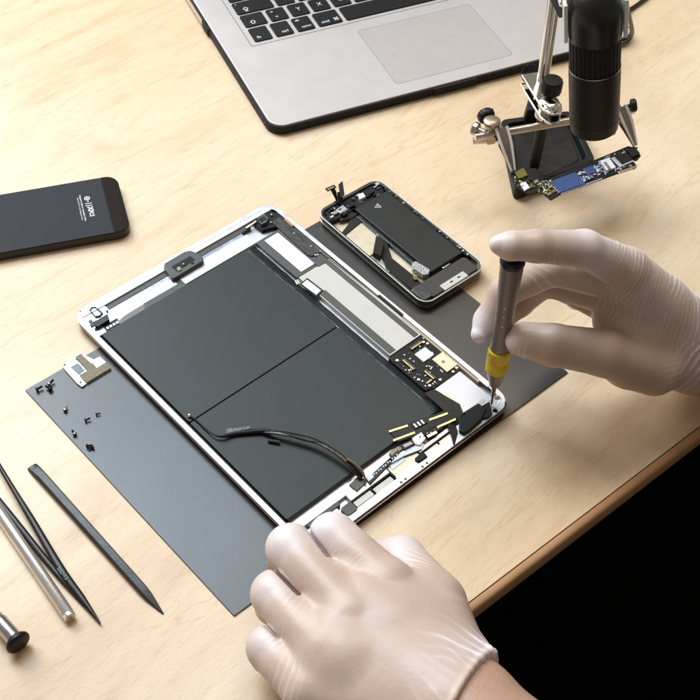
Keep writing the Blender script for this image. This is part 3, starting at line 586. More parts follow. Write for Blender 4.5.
# ------------------------------------------------------------------ stand with clips
st = thing('clip_stand', 'black cast base with chrome arms, knobs and two spring clips', 'stand', P(545, 150))
bc = [P(503, 122, 10), P(517, 189, 10), P(592, 160, 10), P(570, 113, 10)]
bu = (bc[3]-bc[0]).normalized(); ctr = sum(bc, Vector())/4; cp = [v.xy for v in bc]
def inset(pts, k):
    c = sum(pts, Vector((0, 0)))/len(pts); return [p-(p-c).normalized()*k for p in pts]
def rnd_poly(pts, r, n=4):
    o_ = []
    m = len(pts)
    for i in range(m):
        p, a_, b_ = pts[i], pts[i-1], pts[(i+1) % m]; A = p+(a_-p).normalized()*r; B = p+(b_-p).normalized()*r
        for j in range(n+1): t = j/n; o_.append(A*(1-t)**2+p*2*t*(1-t)+B*t*t)
    return o_
bs = MB(); o1 = rnd_poly(inset(cp, -3), 6); o2 = rnd_poly(inset(cp, 4), 5)
bs.ring(o1, o2, .1, 11); bs.prism(rnd_poly(inset(cp, 3.9), 5), .1, 5)
bs.build('base', cast, st, 1.2)
MB().prism(rnd_poly(inset(cp, 9), 5), 4.9, 6.0).build('tray', mat('tray_black', (.014, .014, .014), .35, spec=.35, bump=.6, bscale=150, amt=.6, scale=50), st, .5)
lug = MB(); lp = [P(522, 123, 12).xy, P(550, 120, 12).xy, P(548, 100, 12).xy, P(527, 97, 12).xy]; lug.prism(rnd_poly([p for p in lp], 4), .1, 22, 3); lug.build('post_block', cast, st, 1.2)
J = P(543.5, 119, 56); 
MB().cyl(Vector((J.x, J.y, 10)), J+Vector((0, 0, 3)), 3.6, 4.6, e=1).build('stem', cast, st)
MB().lathe(J+Vector((0, 0, 2)), J+Vector((0, 0, 20)), [(0, 5.6), (1, 6.8), (4, 7.0), (5.5, 6.0), (6, 4.6), (9, 4.6), (10, 6), (14, 5.6), (15.5, 3.5)], 28).build('ball_joint', nickel, st)
XA, XB = P(476, 158, 54), P(636, 112, 54)
XA = P(475, 137.5, 56)
XB = P(634, 110, 56)
MB().cyl(XA, XB, 2.9, n=20, e=.5).build('cross_bar', nickel, st)
xd = (XB-XA).normalized()
def chuck(c, sg, name):
    up = Vector((0, 0, 1)); side = xd.cross(up).normalized()
    b_ = MB().box(c+Vector((0, 0, -3)), xd, side, up, 7, 9, 17); o = b_.build('joint_block', mat('tan_metal', (.50, .42, .32), .33, .8), st, 1.3)
    MB().lathe(c+up*4.5, c+up*9, [(0, 5.2), (.6, 6.0), (2.6, 6.0), (3.4, 4.6), (3.9, 2.5)], 28).build('joint_cap', mat('brown_cap', (.35, .26, .19), .35, .7), o)
    k0 = c-side*-4+xd*(-3*sg)
    MB().lathe(c+side*-4.5+up*2, c+side*-16+up*4, [(0, 2), (3, 2.2), (3.4, 5.6), (4.4, 6.4), (8, 6.4), (9, 5.4)], 30, (4, 8.5, 9, .5)).build('thumb_knob', black, st)
    return o
c1 = P(491, 128.5, 58); chuck(c1, 1, 'l')
MB().lathe(P(485, 132.6, 57), P(472, 127.5, 57), [(0, 2.2), (5, 2.2), (5.4, 4.2), (6, 4.9), (9, 4.9), (9.8, 4)], 24, (5.5, 9.3, 8, .45)).build('thumb_screw', steel, st)
MB().cyl(P(487, 140, 50), P(472.5, 141, 50), 2.6, n=18, e=.4).build('bar_end', nickel, st)
def clip(a, b, w=4.4):
    cl = bpy.data.objects.new('spring_clip', None)
    d = (b-a).normalized(); L3 = (b-a).length; up = Vector((0, 0, 1)); sdv = d.cross(up).normalized(); nn = sdv.cross(d)
    m = MB()
    for sg in (-1, 1):
        v8 = []
        for t, ww, hh in ((0, w, 2.6), (.25, w, 3.0), (.55, w*.7, 2.0), (1, w*.3, .8)):
            p = a+d*L3*t
            v8 += [p+sdv*ww+nn*(sg*hh), p-sdv*ww+nn*(sg*hh), p-sdv*ww+nn*(sg*(hh-.7)), p+sdv*ww+nn*(sg*(hh-.7))]
        m.add(v8, [[i*4+k, i*4+(k+1) % 4, (i+1)*4+(k+1) % 4, (i+1)*4+k] for i in range(3) for k in range(4)]+[[0, 1, 2, 3], [12, 13, 14, 15]])
    m2 = MB()
    for e in (-1, 1): m2.tube([a+sdv*e*w*.95+nn*3, a+d*L3*.4+sdv*e*w*.85+nn*2.9, b+sdv*e*w*.3+nn*.9], [1.2, 1.1, .6])
    o = m.build('spring_clip', mat('clip_metal', (.30, .27, .23), .3, .85, amt=.1, bump=.03), st, .15)
    m2.build('clip_rail', mat('clip_rail_metal', (.86, .83, .78), .28, .6, bump=.02), o)
    MB().cyl(a+d*L3*.3-sdv*w*1.1, a+d*L3*.3+sdv*w*1.1, 1.8, n=16).build('pivot', steel, o)
    MB().cyl(a-d*2-nn*1, a+d*5, 2.4, 2.0, n=16, e=.4).build('clip_socket', nickel, o)
    return o
clip(P(500, 129, 59), P(513, 171, 43)); 
c2 = P(618, 107, 60); chuck(P(612, 120, 54), -1, 'r')
clip(P(619, 108, 62), P(635, 146, 43))
MB().lathe(P(624, 107, 62), P(635, 105, 64), [(0, 1.4), (4, 1.4), (4.4, 3), (5, 4.6), (8, 4.8), (9, 3.6)], 24).build('wing_knob', blackm, st)
# bracket arm, rods
ar = MB(); A0 = P(533, 76, 72); A1 = P(552, 106, 72); ad = (A1-A0).normalized(); an = Vector((-ad.y, ad.x, 0))
ptsA = [A0+an*7.5-ad*4, A0-an*7.5-ad*4, A1-an*7.5, A1-an*6+ad*5, A1-an*2.5+ad*8.5, A1+an*2.5+ad*8.5, A1+an*6+ad*5, A1+an*7.5]
ar.prism([p.xy for p in ptsA], 70, 72); ar.prism([p.xy for p in ptsA], 62, 64)
ar.box((A0+A1)/2+an*7-Vector((0, 0, 5)), ad, an, Vector((0, 0, 1)), (A1-A0).length+4, 1.2, 7)
ar.build('bracket_arm', chrome, st, .6)
MB().lathe(A1+Vector((0, 0, -1)), A1+Vector((0, 0, 12)), [(0, 5.4), (1.6, 5.6), (2.2, 4.6), (3.2, 4.2), (4, 2.6)], 24).build('pivot_bolt', chrome, st)
K = P(550.5, 92, 76)
MB().lathe(K-Vector((0, 0, 4)), K+Vector((0, 0, 12)), [(0, 3), (4, 3), (4.3, 6.8), (5, 7.6), (13.5, 7.6), (14.6, 6.6), (14.8, 3)], 36, (4.8, 13.8, 12, .5)).build('clamp_knob', black, st)
MB().lathe(P(531, 74, 70), P(531, 74, 60), [(0, 6.6), (1, 7.4), (9, 7.4), (10, 6.4)], 30, (1, 9, 10, .5)).build('clamp_knob', black, st)
MB().cyl(P(540.5, 86, 68), P(553, -2, 126), 3.3, n=24, e=.4).build('arm_rod', chrome, st)
MB().cyl(P(545, 88, 68), P(558.5, -2, 124), 1.9, n=24, e=.4).build('arm_rod', nickel, st)
MB().tube([P(548, -14, 150), P(556, 2, 146), P(563, 16, 142)], 3.2, flat=1.6).build('holder_link', blackm, st)
MB().cyl(P(566, -8, 172), P(569, 4, 168), 6.2, n=24, e=1).build('pivot_bolt', chrome, st)

# ------------------------------------------------------------------ microscope held in the stand
SA = P(594, 124, 105); SB = P(595.4, 18, 183); ax = (SB-SA).normalized(); SL = (SB-SA).length
ms = thing('usb_microscope', 'black cylindrical handheld microscope with a ribbed focus ring held above the blue circuit board', 'microscope', SA)
MB().lathe(SA, SB, [(-3, 12.5), (-2.8, 14.4), (-1.8, 15.4), (6, 15.9), (6.2, 15.75), (6.6, 15.75), (6.8, 16.0), (45, 16.3), (45.4, 16.0)], 64).build('barrel', scope_m, ms, sharp=30)
MB().lathe(SA+ax*1.5, SB, [(-4.2, 12.2), (-3.5, 12.2)], 48).build('lens_glass', mat('scope_lens', (.02, .02, .03), .05, coat=1), ms)
MB().lathe(SA, SB, [(45.3, 15.4), (45.5, 15.9), (67, 16.0), (67.3, 15.4)], 160, (45.4, 67.1, 32, .7)).build('focus_ring', mat('ribbed_black', (.006, .006, .006), .5, spec=.2), ms, sharp=25)
MB().lathe(SA, SB, [(44.9, 15.9), (45.0, 16.33), (45.35, 16.33), (45.4, 15.8)], 64).build('silver_line', steel, ms)
MB().lathe(SA, SB, [(67, 15.6), (67.3, 16.2), (80, 16.3), (85, 16.0), (89, 15.0), (93, 13.2), (96.5, 10.6), (99, 7.4), (100.4, 4), (100.9, .5)], 64).build('head', mat('scope_gloss', (.008, .008, .008), .33, spec=.4, bump=.02), ms)
# holder ring around the head (part of the stand)
def arc(a0, a1, r0, r1, t0, t1, n=16):
    x = (Vector((1, 0, 0))-ax*ax.x).normalized(); y = ax.cross(x); vs = []; m = MB()
    for i in range(n+1):
        w = math.radians(a0+(a1-a0)*i/n); e = x*math.cos(w)+y*math.sin(w)
        for r, t in ((r0, t0), (r1, t0), (r1, t1), (r0, t1)): vs.append(SA+ax*t+e*r)
    m.add(vs, [[i*4+k, i*4+(k+1) % 4, (i+1)*4+(k+1) % 4, (i+1)*4+k] for i in range(n) for k in range(4)]+[[0, 1, 2, 3], [n*4+k for k in range(4)]])
    return m
arc(-14, 194, 17.0, 19.6, 66, 92, 24).build('holder_ring', clearp, st, .6)
# cable
cbm = mat('cable_black', (.015, .015, .015), .4)
tp_ = SA+ax*100
MB().tube([tp_, tp_+ax*12+Vector((4, 10, 0)), P(612, -40, 190), P(622, -14, 150), P(631, 24, 90), P(632, 34, 70), P(627, 42, 60), P(618, 44, 55)], 1.5).build('cable', cbm, ms)
MB().tube([P(618, 46, 50), P(600, 40, 40), P(600, 26, 20), P(626, 12, 3), P(652, -8, 2.2), P(700, -60, 2.2)], 1.7).build('cable', cbm, ms)

# ------------------------------------------------------------------ board in the clips
QZ = 41
qb = thing('phone_circuit_board', 'slim populated circuit board with a large blue chip gripped by two clips', 'circuit board', P(580, 178, QZ))
bd = [(510, 174), (520, 169), (536, 168), (541, 178.5), (546, 181), (551, 177.6), (598, 158.4), (628, 146), (633, 147), (641, 155.4), (637, 160), (632, 159), (637, 166), (623, 171), (590, 183), (562, 193), (551, 199.6), (541, 191), (530, 194.4), (516, 186)]
MB().px(bd, QZ-1.4, QZ).build('board', pcbm, qb, .2)
def qp(name, pts, h, m, bev=.15): return MB().px(pts, QZ-.05, QZ+h).build(name, m, qb, bev)
qp('blue_chip', [(550, 181.5), (575.5, 172), (585.5, 183.2), (561, 192)], 1.4, chipblue)
qp('blue_chip', [(583, 168.6), (593, 165), (597.6, 171), (587.6, 175)], 1.0, chipblue)
qp('olive_chip', [(514.5, 171.5), (523.6, 167.6), (528, 175), (519, 178.2)], 1.6, olive)
qp('white_sticker', [(520, 183.6), (525.6, 181.4), (529.6, 187.6), (524.6, 190.4)], 1.1, mat('lilac_white', (.75, .75, .85), .4))
qp('sim_slot', [(611, 158), (625, 152.4), (634, 161), (620, 167)], 1.4, silver)
qp('dark_chip', [(615, 156.4), (625.6, 152.2), (632.6, 159), (622, 163.6)], 2.2, black)
qp('shield_strip', [(600, 160.6), (609, 157.4), (616, 167), (607, 170.4)], 1.6, mat('lilac_white', (.75, .75, .85), .4))
qp('shield_strip', [(603, 162.6), (606, 161.4), (611, 168), (608, 169.4)], 2.2, steel)
qp('clip_pad', [(627, 149), (634.4, 146), (640, 153), (632, 157)], 2.0, blackm)
qp('gold_edge', [(618, 171.4), (636, 165.4), (637, 167.4), (619.4, 173.4)], .9, nickel)
for x, y, m_ in ((547, 184, cream), (553.5, 190.5, olive), (556, 186, mat('chip_tan', (.22, .19, .13), .4)), (549, 193, mat('chip_tan', (.22, .19, .13), .4)), (531, 186, olive), (536, 181, mat('chip_tan', (.22, .19, .13), .4))):
    qp('chip', [(x-2.4, y-.2), (x+1.4, y-2), (x+3, y+.6), (x-.8, y+2.4)], .9, m_)
speck = [silver, mat('blue_white', (.5, .56, .8), .35), dgrey, cream, olive, mat('chip_black', (.01, .01, .01), .3)]
for i in range(320):
    z_ = rnd.random()
    if z_ < .45: x = rnd.uniform(577, 606); y = 180-(x-577)*.42+rnd.uniform(-8, 3.5)
    elif z_ < .8: x = rnd.uniform(537, 552); y = 187-(x-537)*.15+rnd.uniform(-5, 7)
    elif z_ < .9: x = rnd.uniform(513, 533); y = 181+rnd.uniform(-5, 6)
    else: x = rnd.uniform(598, 636); y = 158.5-(x-598)*.34+rnd.uniform(0, 3) if rnd.random() < .6 else 172-(x-598)*.2+rnd.uniform(-1, 3)
    w = rnd.uniform(.9, 2.2); h_ = rnd.uniform(.7, 1.3)
    MB().px([(x, y), (x+w, y-w*.38), (x+w+h_*.6, y-w*.38+h_), (x+h_*.6, y+h_)], QZ-.05, QZ+rnd.uniform(.5, 1.3)).build('component', rnd.choice(speck[:3] if 577 < x else speck[2:]), qb)
for i in range(26):
    x = 561+i*1.6; y = 193.2-(x-561)*.375; MB().px([(x, y), (x+.9, y-.35), (x+1.3, y+.4), (x+.4, y+.75)], QZ-.05, QZ+.5).build('component', speck[1], qb)
for i in range(8):
    x = 545.5+i*1.75; y = 180.4+i*1.6; MB().px([(x, y), (x+1, y-.5), (x+1.8, y+.3), (x+.8, y+.9)], QZ-.05, QZ+.7).build('component', speck[1], qb)

# ------------------------------------------------------------------ screwdriver in the right hand
D0 = P(491.5, 405, 7.9); D1 = P(513.2, 257, 134); dd = (D1-D0).normalized(); DL = (D1-D0).length
hs = thing('held_screwdriver', 'grey screwdriver with a yellow ring held upright in the right hand', 'screwdriver', D0)
def at(t): return t*DL
MB().lathe(D0, D1, [(0, .25), (1.5, .7), (8, .9), (9, 1.3), (at(.17), 1.7), (at(.17)+1, 2.2)], 20).build('shaft', bronze, hs)
MB().lathe(D0, D1, [(at(.15), 2.6), (at(.155), 3.4), (at(.22), 5.2), (at(.26), 5.9), (at(.262), 5.5)], 40).build('ferrule', mat('ferrule_grey', (.24, .20, .165), .38, .4), hs)
MB().lathe(D0, D1, [(at(.262), 6.2), (at(.268), 6.9), (at(.33), 7.1), (at(.335), 6.7), (at(.34), 6.7), (at(.345), 7.1), (at(.41), 7.0), (at(.416), 6.2)], 40).build('grip_ring', yellow, hs)
MB().lathe(D0, D1, [(at(.41), 5.8), (at(.42), 6.0), (at(.5), 5.6), (at(.62), 5.4), (at(.78), 5.9), (at(.92), 6.6), (at(.958), 6.7), (at(.962), 5)], 40).build('handle', gunmetal, hs)
MB().lathe(D0, D1, [(at(.962), 5), (at(.964), 6.9), (at(.970), 7.2), (at(.99), 7.2), (at(.997), 6.4), (at(1), 4)], 40).build('swivel_cap', black, hs)
tc_ = Vector((0, -1, 0)); tc_ = (tc_-dd*tc_.dot(dd)).normalized(); tc_ = (Matrix.Rotation(math.radians(-12), 3, dd) @ tc_)
for t, r in ((.72, 5.75), (.665, 5.6), (.60, 5.5)): MB().ball(D0+dd*at(t)+tc_*(r-.1), .55, 10).build('dimple', white_al, hs)

# ------------------------------------------------------------------ hands: blended tapered limbs turned into one surface
def seg_d(p, a, b, r0, r1, sq=None):
    ba = b-a; pa = p-a; t = np.clip(pa@ba/(ba@ba), 0, 1); q = pa-t[:, None]*ba
    if sq is not None:                                  # sq = (axis, factor): flatter along that axis
        n, k = sq; e = q@n; q = q+np.outer(e*(k-1), n)
    return np.sqrt((q*q).sum(1))-(r0+(r1-r0)*t)
def smin(a, b, k):
    h = np.clip(.5+.5*(b-a)/k, 0, 1); return b*(1-h)+a*h-k*h*(1-h)
def A3(q): return np.array(P(*q), dtype=float)
def chain_d(p, js, k=2.5):
    d = None
    for (a, ra), (b, rb) in zip(js[:-1], js[1:]):
        e = seg_d(p, a, b, ra, rb); d = e if d is None else smin(d, e, k)
    return d
def surface(fn, lo, hi, h):
    lo = np.array(lo, float); n = np.ceil((np.array(hi)-lo)/h).astype(int)+1; n = ((n+7)//8)*8+1
    c = 8; cs = [np.arange(0, k, c) for k in n]
    G = np.stack(np.meshgrid(*cs, indexing='ij'), -1).reshape(-1, 3); dc = fn(lo+G*h).reshape([len(k) for k in cs])
    D = np.full(n, 1e3, np.float32)
    near = np.abs(dc) < c*h*1.75
    act = np.zeros([len(k)-1 for k in cs], bool)
    for i in (0, 1):
        for j in (0, 1):
            for k in (0, 1): act |= near[i:i+act.shape[0], j:j+act.shape[1], k:k+act.shape[2]]
    sgn = np.repeat(np.repeat(np.repeat(dc, c, 0), c, 1), c, 2)[:n[0], :n[1], :n[2]]; D[:] = np.where(sgn < 0, -1e3, 1e3)
    b = np.argwhere(act); off = np.stack(np.meshgrid(*[np.arange(c+1)]*3, indexing='ij'), -1).reshape(-1, 3)
    for s in range(0, len(b), 200):
        I = (b[s:s+200, None]*c+off[None]).reshape(-1, 3); D[I[:, 0], I[:, 1], I[:, 2]] = fn(lo+I*h)
    ins = D < 0; cnt = np.zeros(np.array(n)-1, np.int8); m = cnt.shape
    for i in (0, 1):
        for j in (0, 1):
            for k in (0, 1): cnt += ins[i:i+m[0], j:j+m[1], k:k+m[2]]
    cell = (cnt > 0) & (cnt < 8); ids = np.full(m, -1, np.int64); ci = np.argwhere(cell); ids[cell] = np.arange(len(ci))
    acc = np.zeros((len(ci), 3)); num = np.zeros(len(ci)); cr = [(i, j, k) for i in (0, 1) for j in (0, 1) for k in (0, 1)]
    for a in cr:
        for x in range(3):
            if a[x]: continue
            e = list(a); e[x] = 1; va = D[ci[:, 0]+a[0], ci[:, 1]+a[1], ci[:, 2]+a[2]]; vb = D[ci[:, 0]+e[0], ci[:, 1]+e[1], ci[:, 2]+e[2]]
            mk_ = (va < 0) != (vb < 0); t = np.where(mk_, va/(va-vb+1e-12), 0); q = np.tile(np.array(a, float), (len(ci), 1)); q[:, x] += t
            acc[mk_] += q[mk_]; num += mk_
    V = lo+(ci+acc/num[:, None])*h; Fs = []
    for x in range(3):
        y, z = (x+1) % 3, (x+2) % 3; s0 = [slice(None)]*3; s1 = [slice(None)]*3; s0[x] = slice(0, -1); s1[x] = slice(1, None)
        ch = ins[tuple(s0)] != ins[tuple(s1)]; I = np.argwhere(ch); I = I[(I[:, y] > 0) & (I[:, z] > 0) & (I[:, y] < m[y]) & (I[:, z] < m[z]) & (I[:, x] < m[x])]
        fl = ins[I[:, 0], I[:, 1], I[:, 2]]; qd = []
        for (dy, dz) in ((1, 1), (0, 1), (0, 0), (1, 0)):
            J = I.copy(); J[:, y] -= dy; J[:, z] -= dz; qd.append(ids[J[:, 0], J[:, 1], J[:, 2]])
        qd = np.stack(qd, 1); qd[~fl] = qd[~fl][:, ::-1]; Fs.append(qd)
    return V, np.concatenate(Fs)
def organic(name, V, F, m, parent, fields=(), relax=1, cols=None, grooves=()):
    F = F[(F >= 0).all(1)]
    E_ = np.concatenate([F[:, [0, 1]], F[:, [1, 2]], F[:, [2, 3]], F[:, [3, 0]]]); n = len(V)
    for it in range(relax):
        s = np.zeros_like(V); c = np.zeros(n)
        for k in range(3): s[:, k] = np.bincount(E_[:, 0], V[E_[:, 1], k], n)+np.bincount(E_[:, 1], V[E_[:, 0], k], n)
        c = np.bincount(E_[:, 0], minlength=n)+np.bincount(E_[:, 1], minlength=n); V = V*.4+.6*s/np.maximum(c, 1)[:, None]
    fn_ = np.cross(V[F[:, 2]]-V[F[:, 0]], V[F[:, 3]]-V[F[:, 1]]); N = np.zeros_like(V)
    for k in range(4):
        for x in range(3): N[:, x] += np.bincount(F[:, k], fn_[:, x], n)
    N /= np.linalg.norm(N, axis=1)[:, None]+1e-9
    w = lambda p, f, s: np.sin(p[:, 0]*f+s)*.5+np.sin(p[:, 1]*f*1.3+s*2.1+p[:, 2]*f*.6)*.5
    disp = np.zeros(n)
    for fi, (c, ax, R, amp, lam, sharp, warp) in enumerate(fields):
        c = np.array(c, float); ax = np.array(ax, float); ax /= np.linalg.norm(ax); q = V-c
        ph_ = (q@ax)/lam+warp*(w(V, .11, R)+.5*w(V, .27, lam)); rr = (np.abs(np.sin(np.pi*ph_)))
        g = np.exp(-(q*q).sum(1)/(R*R)); mod = .55+.45*w(V, .16, amp*7+R)
        rid = np.floor(ph_+.5); ra_ = np.abs(np.sin(rid*12.9898+fi*3.7)*43758.5453) % 1.0
        disp += 1.35*amp*g*np.clip(mod, 0, 1)*(.35+.65*ra_**1.3)*((1-rr)**sharp)
    cut = np.zeros(n)
    for a, b, w_, dp in grooves:
        ba = b-a; pa = V-a; t = np.clip((pa[:, :2]@ba[:2])/(ba[:2]@ba[:2]), 0, 1); q = pa-t[:, None]*ba; r2 = q[:, 0]**2+q[:, 1]**2+(.15*q[:, 2])**2
        cut += dp*np.exp(-r2/(w_*w_))*np.sin(np.pi*np.clip(t*.85+.12, 0, 1))**.6
    V = V+N*(disp-cut)[:, None]
    base = np.array(parent['_o'])
    me = bpy.data.meshes.new(name); me.vertices.add(n); me.vertices.foreach_set('co', ((V-base)*S).ravel().astype(np.float32))
    me.loops.add(len(F)*4); me.loops.foreach_set('vertex_index', F.ravel().astype(np.int32)); me.polygons.add(len(F))
    me.polygons.foreach_set('loop_start', np.arange(0, len(F)*4, 4, dtype=np.int32)); me.polygons.foreach_set('use_smooth', np.ones(len(F), bool))
    me.update(calc_edges=True); me.validate()
    a = me.attributes.new('loose', 'FLOAT', 'POINT'); v = np.zeros(n)
    for (c, R, k) in (cols or ()):
        q = V-np.array(c, float); v = np.maximum(v, k*np.exp(-(q*q).sum(1)/(R*R)))
    v = np.clip(v+disp*1.3, 0, 1); a.data.foreach_set('value', v.astype(np.float32))
    o = bpy.data.objects.new(name, me); C.objects.link(o); me.materials.append(m); o.parent = parent; o['_o'] = tuple(base)
    return o
def glove_mat():
    m = bpy.data.materials.new('thin_latex_glove'); m.use_nodes = True; N = m.node_tree.nodes; L = m.node_tree.links; b = N['Principled BSDF']
    at_ = N.new('ShaderNodeAttribute'); at_.attribute_name = 'loose'; tc = N.new('ShaderNodeTexCoord')
    n = N.new('ShaderNodeTexNoise'); n.inputs['Scale'].default_value = 45; n.inputs['Detail'].default_value = 4; L.new(tc.outputs['Object'], n.inputs['Vector'])
    sk = N.new('ShaderNodeMix'); sk.data_type = 'RGBA'; sk.inputs[6].default_value = (*srgb(180, 151, 133), 1); sk.inputs[7].default_value = (*srgb(202, 181, 168), 1); L.new(n.outputs['Fac'], sk.inputs[0])
    mx = N.new('ShaderNodeMix'); mx.data_type = 'RGBA'; mx.inputs[7].default_value = (*srgb(236, 231, 236), 1); L.new(sk.outputs[2], mx.inputs[6]); L.new(at_.outputs['Fac'], mx.inputs[0])
    L.new(mx.outputs[2], b.inputs['Base Color']); b.inputs['Roughness'].default_value = .40; b.inputs['Specular IOR Level'].default_value = .45
    b.inputs['Subsurface Weight'].default_value = .12; b.inputs['Subsurface Radius'].default_value = (.004, .0024, .0018); b.inputs['Subsurface Scale'].default_value = 1
    mu = N.new('ShaderNodeTexNoise'); mu.inputs['Scale'].default_value = 260; mu.inputs['Detail'].default_value = 5; L.new(tc.outputs['Object'], mu.inputs['Vector'])
    bp = N.new('ShaderNodeBump'); bp.inputs['Strength'].default_value = .22; bp.inputs['Distance'].default_value = .0006; L.new(mu.outputs['Fac'], bp.inputs['Height']); L.new(bp.outputs[0], b.inputs['Normal'])
    return m
glovem = glove_mat(); VOX = .8
def hand(lab, cat_at, palm, fingers, cuff, arm, fields, cols, box, kf=5.0, pads=(), folds=()):
    root = thing('gloved_hand', lab, 'hand', cat_at)
    pl_ = [(A3(a[:3]), A3(b[:3]), ra, rb) for (a, ra, b, rb) in palm]; fg = [[(A3(q[:3]), q[3]) for q in f] for f in fingers]
    pd = [(A3(q[:3]), q[3]) for q in pads]
    cc_, cn = np.array(cuff[0], float), np.array(cuff[1], float); cn /= np.linalg.norm(cn)
    sl = []
    for a, b, w_ in folds:
        a, b = A3(a), A3(b); D_ = a-np.array([0, 0, CAM_H]); D_ /= np.linalg.norm(D_); nn = np.cross(b-a, D_); sl.append((a, b-a, D_, nn/np.linalg.norm(nn), w_))
    def f(p):
        d = None
        for a, b, ra, rb in pl_:
            e = seg_d(p, a, b, ra, rb); d = e if d is None else smin(d, e, 15)
        for c, r in pd: d = smin(d, np.linalg.norm(p-c, axis=1)-r, 9)
        out_ = d
        for js in fg: out_ = smin(out_, smin(chain_d(p, js), d, kf), .5)
        for a, ab, D_, nn, w_ in sl:
            q = p-a; t = (q@ab)/(ab@ab); e = np.abs(q@nn)-w_
            e = np.where((t < 0) | (t > 1), e+3, e); e = np.maximum(e, (q@D_)-3+16*np.clip(t, 0, 1)**2.4); out_ = -smin(-out_, e, 1.4)
        s = (p-cc_)@cn; out_ = out_-.9*np.exp(-(s+1.2)**2/3)-.3*np.exp(-(s+1)**2/60)
        return np.maximum(out_, s)
    V, F_ = surface(f, box[0], box[1], VOX); organic('glove', V, F_, glovem, root, fields, 2, cols)
    ar_ = [[(A3(q[:3]), q[3]) for q in c] for c in arm]
    def g(p):
        d = chain_d(p, ar_[0], 10)
        for c in ar_[1:]: d = smin(d, chain_d(p, c, 10), 14)
        return d
    V, F_ = surface(g, box[2], box[3], 2.0); organic('forearm', V, F_, skin, root, (), 1)
    return root

# left hand: palm down, fingers curled over the lower corner of the tablet
LW = (446, 690, 44)
LP_ = dict(i=(388, 584, 51), m=(352, 617, 52), r=(324, 652, 49), p=(308, 692, 42))
lf = [[(*LP_['i'], 13), (333, 537, 46, 13), (326, 545, 26, 10), (345, 556, 14, 9)],
      [(*LP_['m'], 13), (291, 549, 44, 13.4), (286, 562, 22, 10.2), (306, 574, 12, 9)],
      [(*LP_['r'], 12.5), (275, 594, 38, 12.6), (274, 606, 20, 10), (296, 612, 12, 8.6)],
      [(*LP_['p'], 12), (270, 648, 32, 12), (268, 656, 17, 9), (288, 662, 11, 8)],
      [(456, 672, 38, 17), (434, 604, 38, 17), (402, 559, 28, 12.8), (374, 556, 20, 9.6)]]
lpalm = [((452, 700, 46), 21, LP_['i'], 12.5), ((440, 706, 46), 22, LP_['m'], 12.5), ((424, 715, 44), 21, LP_['r'], 12), ((410, 730, 40), 19, LP_['p'], 11.5),
         ((462, 688, 42), 20, (438, 622, 42), 17), ((452, 700, 44), 23, (500, 780, 56), 24)]
lc = A3((485, 683, 48)); la = A3((580, 748, 60))-A3((446, 690, 46))
lfields = [(A3((486, 668, 55)), A3((478, 700, 60))-A3((500, 655, 50)), 20, 2.6, 6.0, 3, .35), (A3((466, 692, 60)), A3((450, 690, 60))-A3((480, 670, 50)), 16, 1.5, 5.0, 3, .4), (A3((328, 562, 52)), A3((350, 580, 55))-A3((310, 545, 55)), 7, .8, 3.2, 3, .3),
           (A3((298, 600, 50)), A3((320, 615, 55))-A3((285, 590, 55)), 7, .9, 3.4, 3, .3), (A3((282, 642, 42)), A3((310, 655, 55))-A3((270, 630, 50)), 7, .8, 3.4, 3, .3),
           (A3((410, 576, 45)), A3((425, 560, 45))-A3((405, 590, 45)), 12, 1.3, 3.0, 3, .3), (A3((292, 696, 42)), A3((310, 690, 45))-A3((280, 680, 45)), 13, .8, 3.5, 3, .3),
           (A3((370, 560, 58)), A3((380, 575, 55))-A3((360, 550, 55)), 12, .3, 3.2, 3, .3)]
lcols = [(A3((328, 528, 50)), 15, .85), (A3((286, 542, 50)), 13, .8), (A3((268, 590, 45)), 11, .6), (A3((402, 550, 35)), 16, .6), (A3((490, 680, 50)), 20, .7), (A3((262, 640, 40)), 10, .5)]
hand('left hand in a pale latex glove, curled over the near corner of the tablet', P(350, 640, 0), lpalm, lf, (lc, la), [[(440, 700, 46, 23), (520, 775, 58, 25), (640, 900, 80, 34)], [(453, 673, 46, 13.5), (480, 694, 50, 14.2), (555, 765, 62, 17), (680, 880, 80, 24)]],
     lfields, lcols, ((-75, 190, -4), (110, 400, 85), (0, 20, 0), (260, 300, 140)), kf=4, pads=[(350, 582, 46, 12.5), (317, 618, 44, 12.5), (296, 662, 37, 11), (368, 602, 51, 12), (336, 636, 49, 12), (425, 592, 40, 14), (345, 660, 50, 14), (390, 625, 50, 14)], folds=[((306, 527, 50), (332, 562, 50), .85), ((264, 559, 46), (302, 598, 48), .9), ((252, 613, 40), (282, 642, 42), .9)])

# right hand: pinching the upright screwdriver
RP = dict(i=(626, 270, 108), m=(632, 286, 92), r=(636, 304, 74), p=(636, 324, 58))
rf = [[(*RP['i'], 12.5), (584, 249, 132, 10.8), (536, 246, 142, 9.0), (510, 246, 144, 7.9), (499, 244.5, 145, 5.4)],
      [(*RP['m'], 11.5), (552, 268, 108, 10.2), (505, 292, 84, 9.2), (487, 321, 67, 8.2), (480, 334, 63, 5.6)],
      [(*RP['r'], 11), (545, 280, 86, 9.8), (519, 303, 66, 8.6), (505, 316, 52, 7.4)],
      [(*RP['p'], 10), (566, 288, 66, 8.6), (578, 297, 50, 7.8), (606, 306, 36, 7)],
      [(654, 368, 46, 17), (604, 353, 68, 14), (553, 345, 74, 12.4), (523, 339.5, 74, 10.6)]]
rpalm = [((700, 346, 40), 19, RP['i'], 12.5), ((702, 350, 38), 19, RP['m'], 12), ((704, 352, 34), 18, RP['r'], 12), ((704, 356, 30), 16, RP['p'], 11),
         ((690, 356, 36), 19, (628, 360, 52), 17), ((700, 348, 38), 21, (800, 372, 48), 24)]
rc_ = A3((742, 356, 42)); ra_ = A3((800, 372, 48))-A3((700, 348, 38))
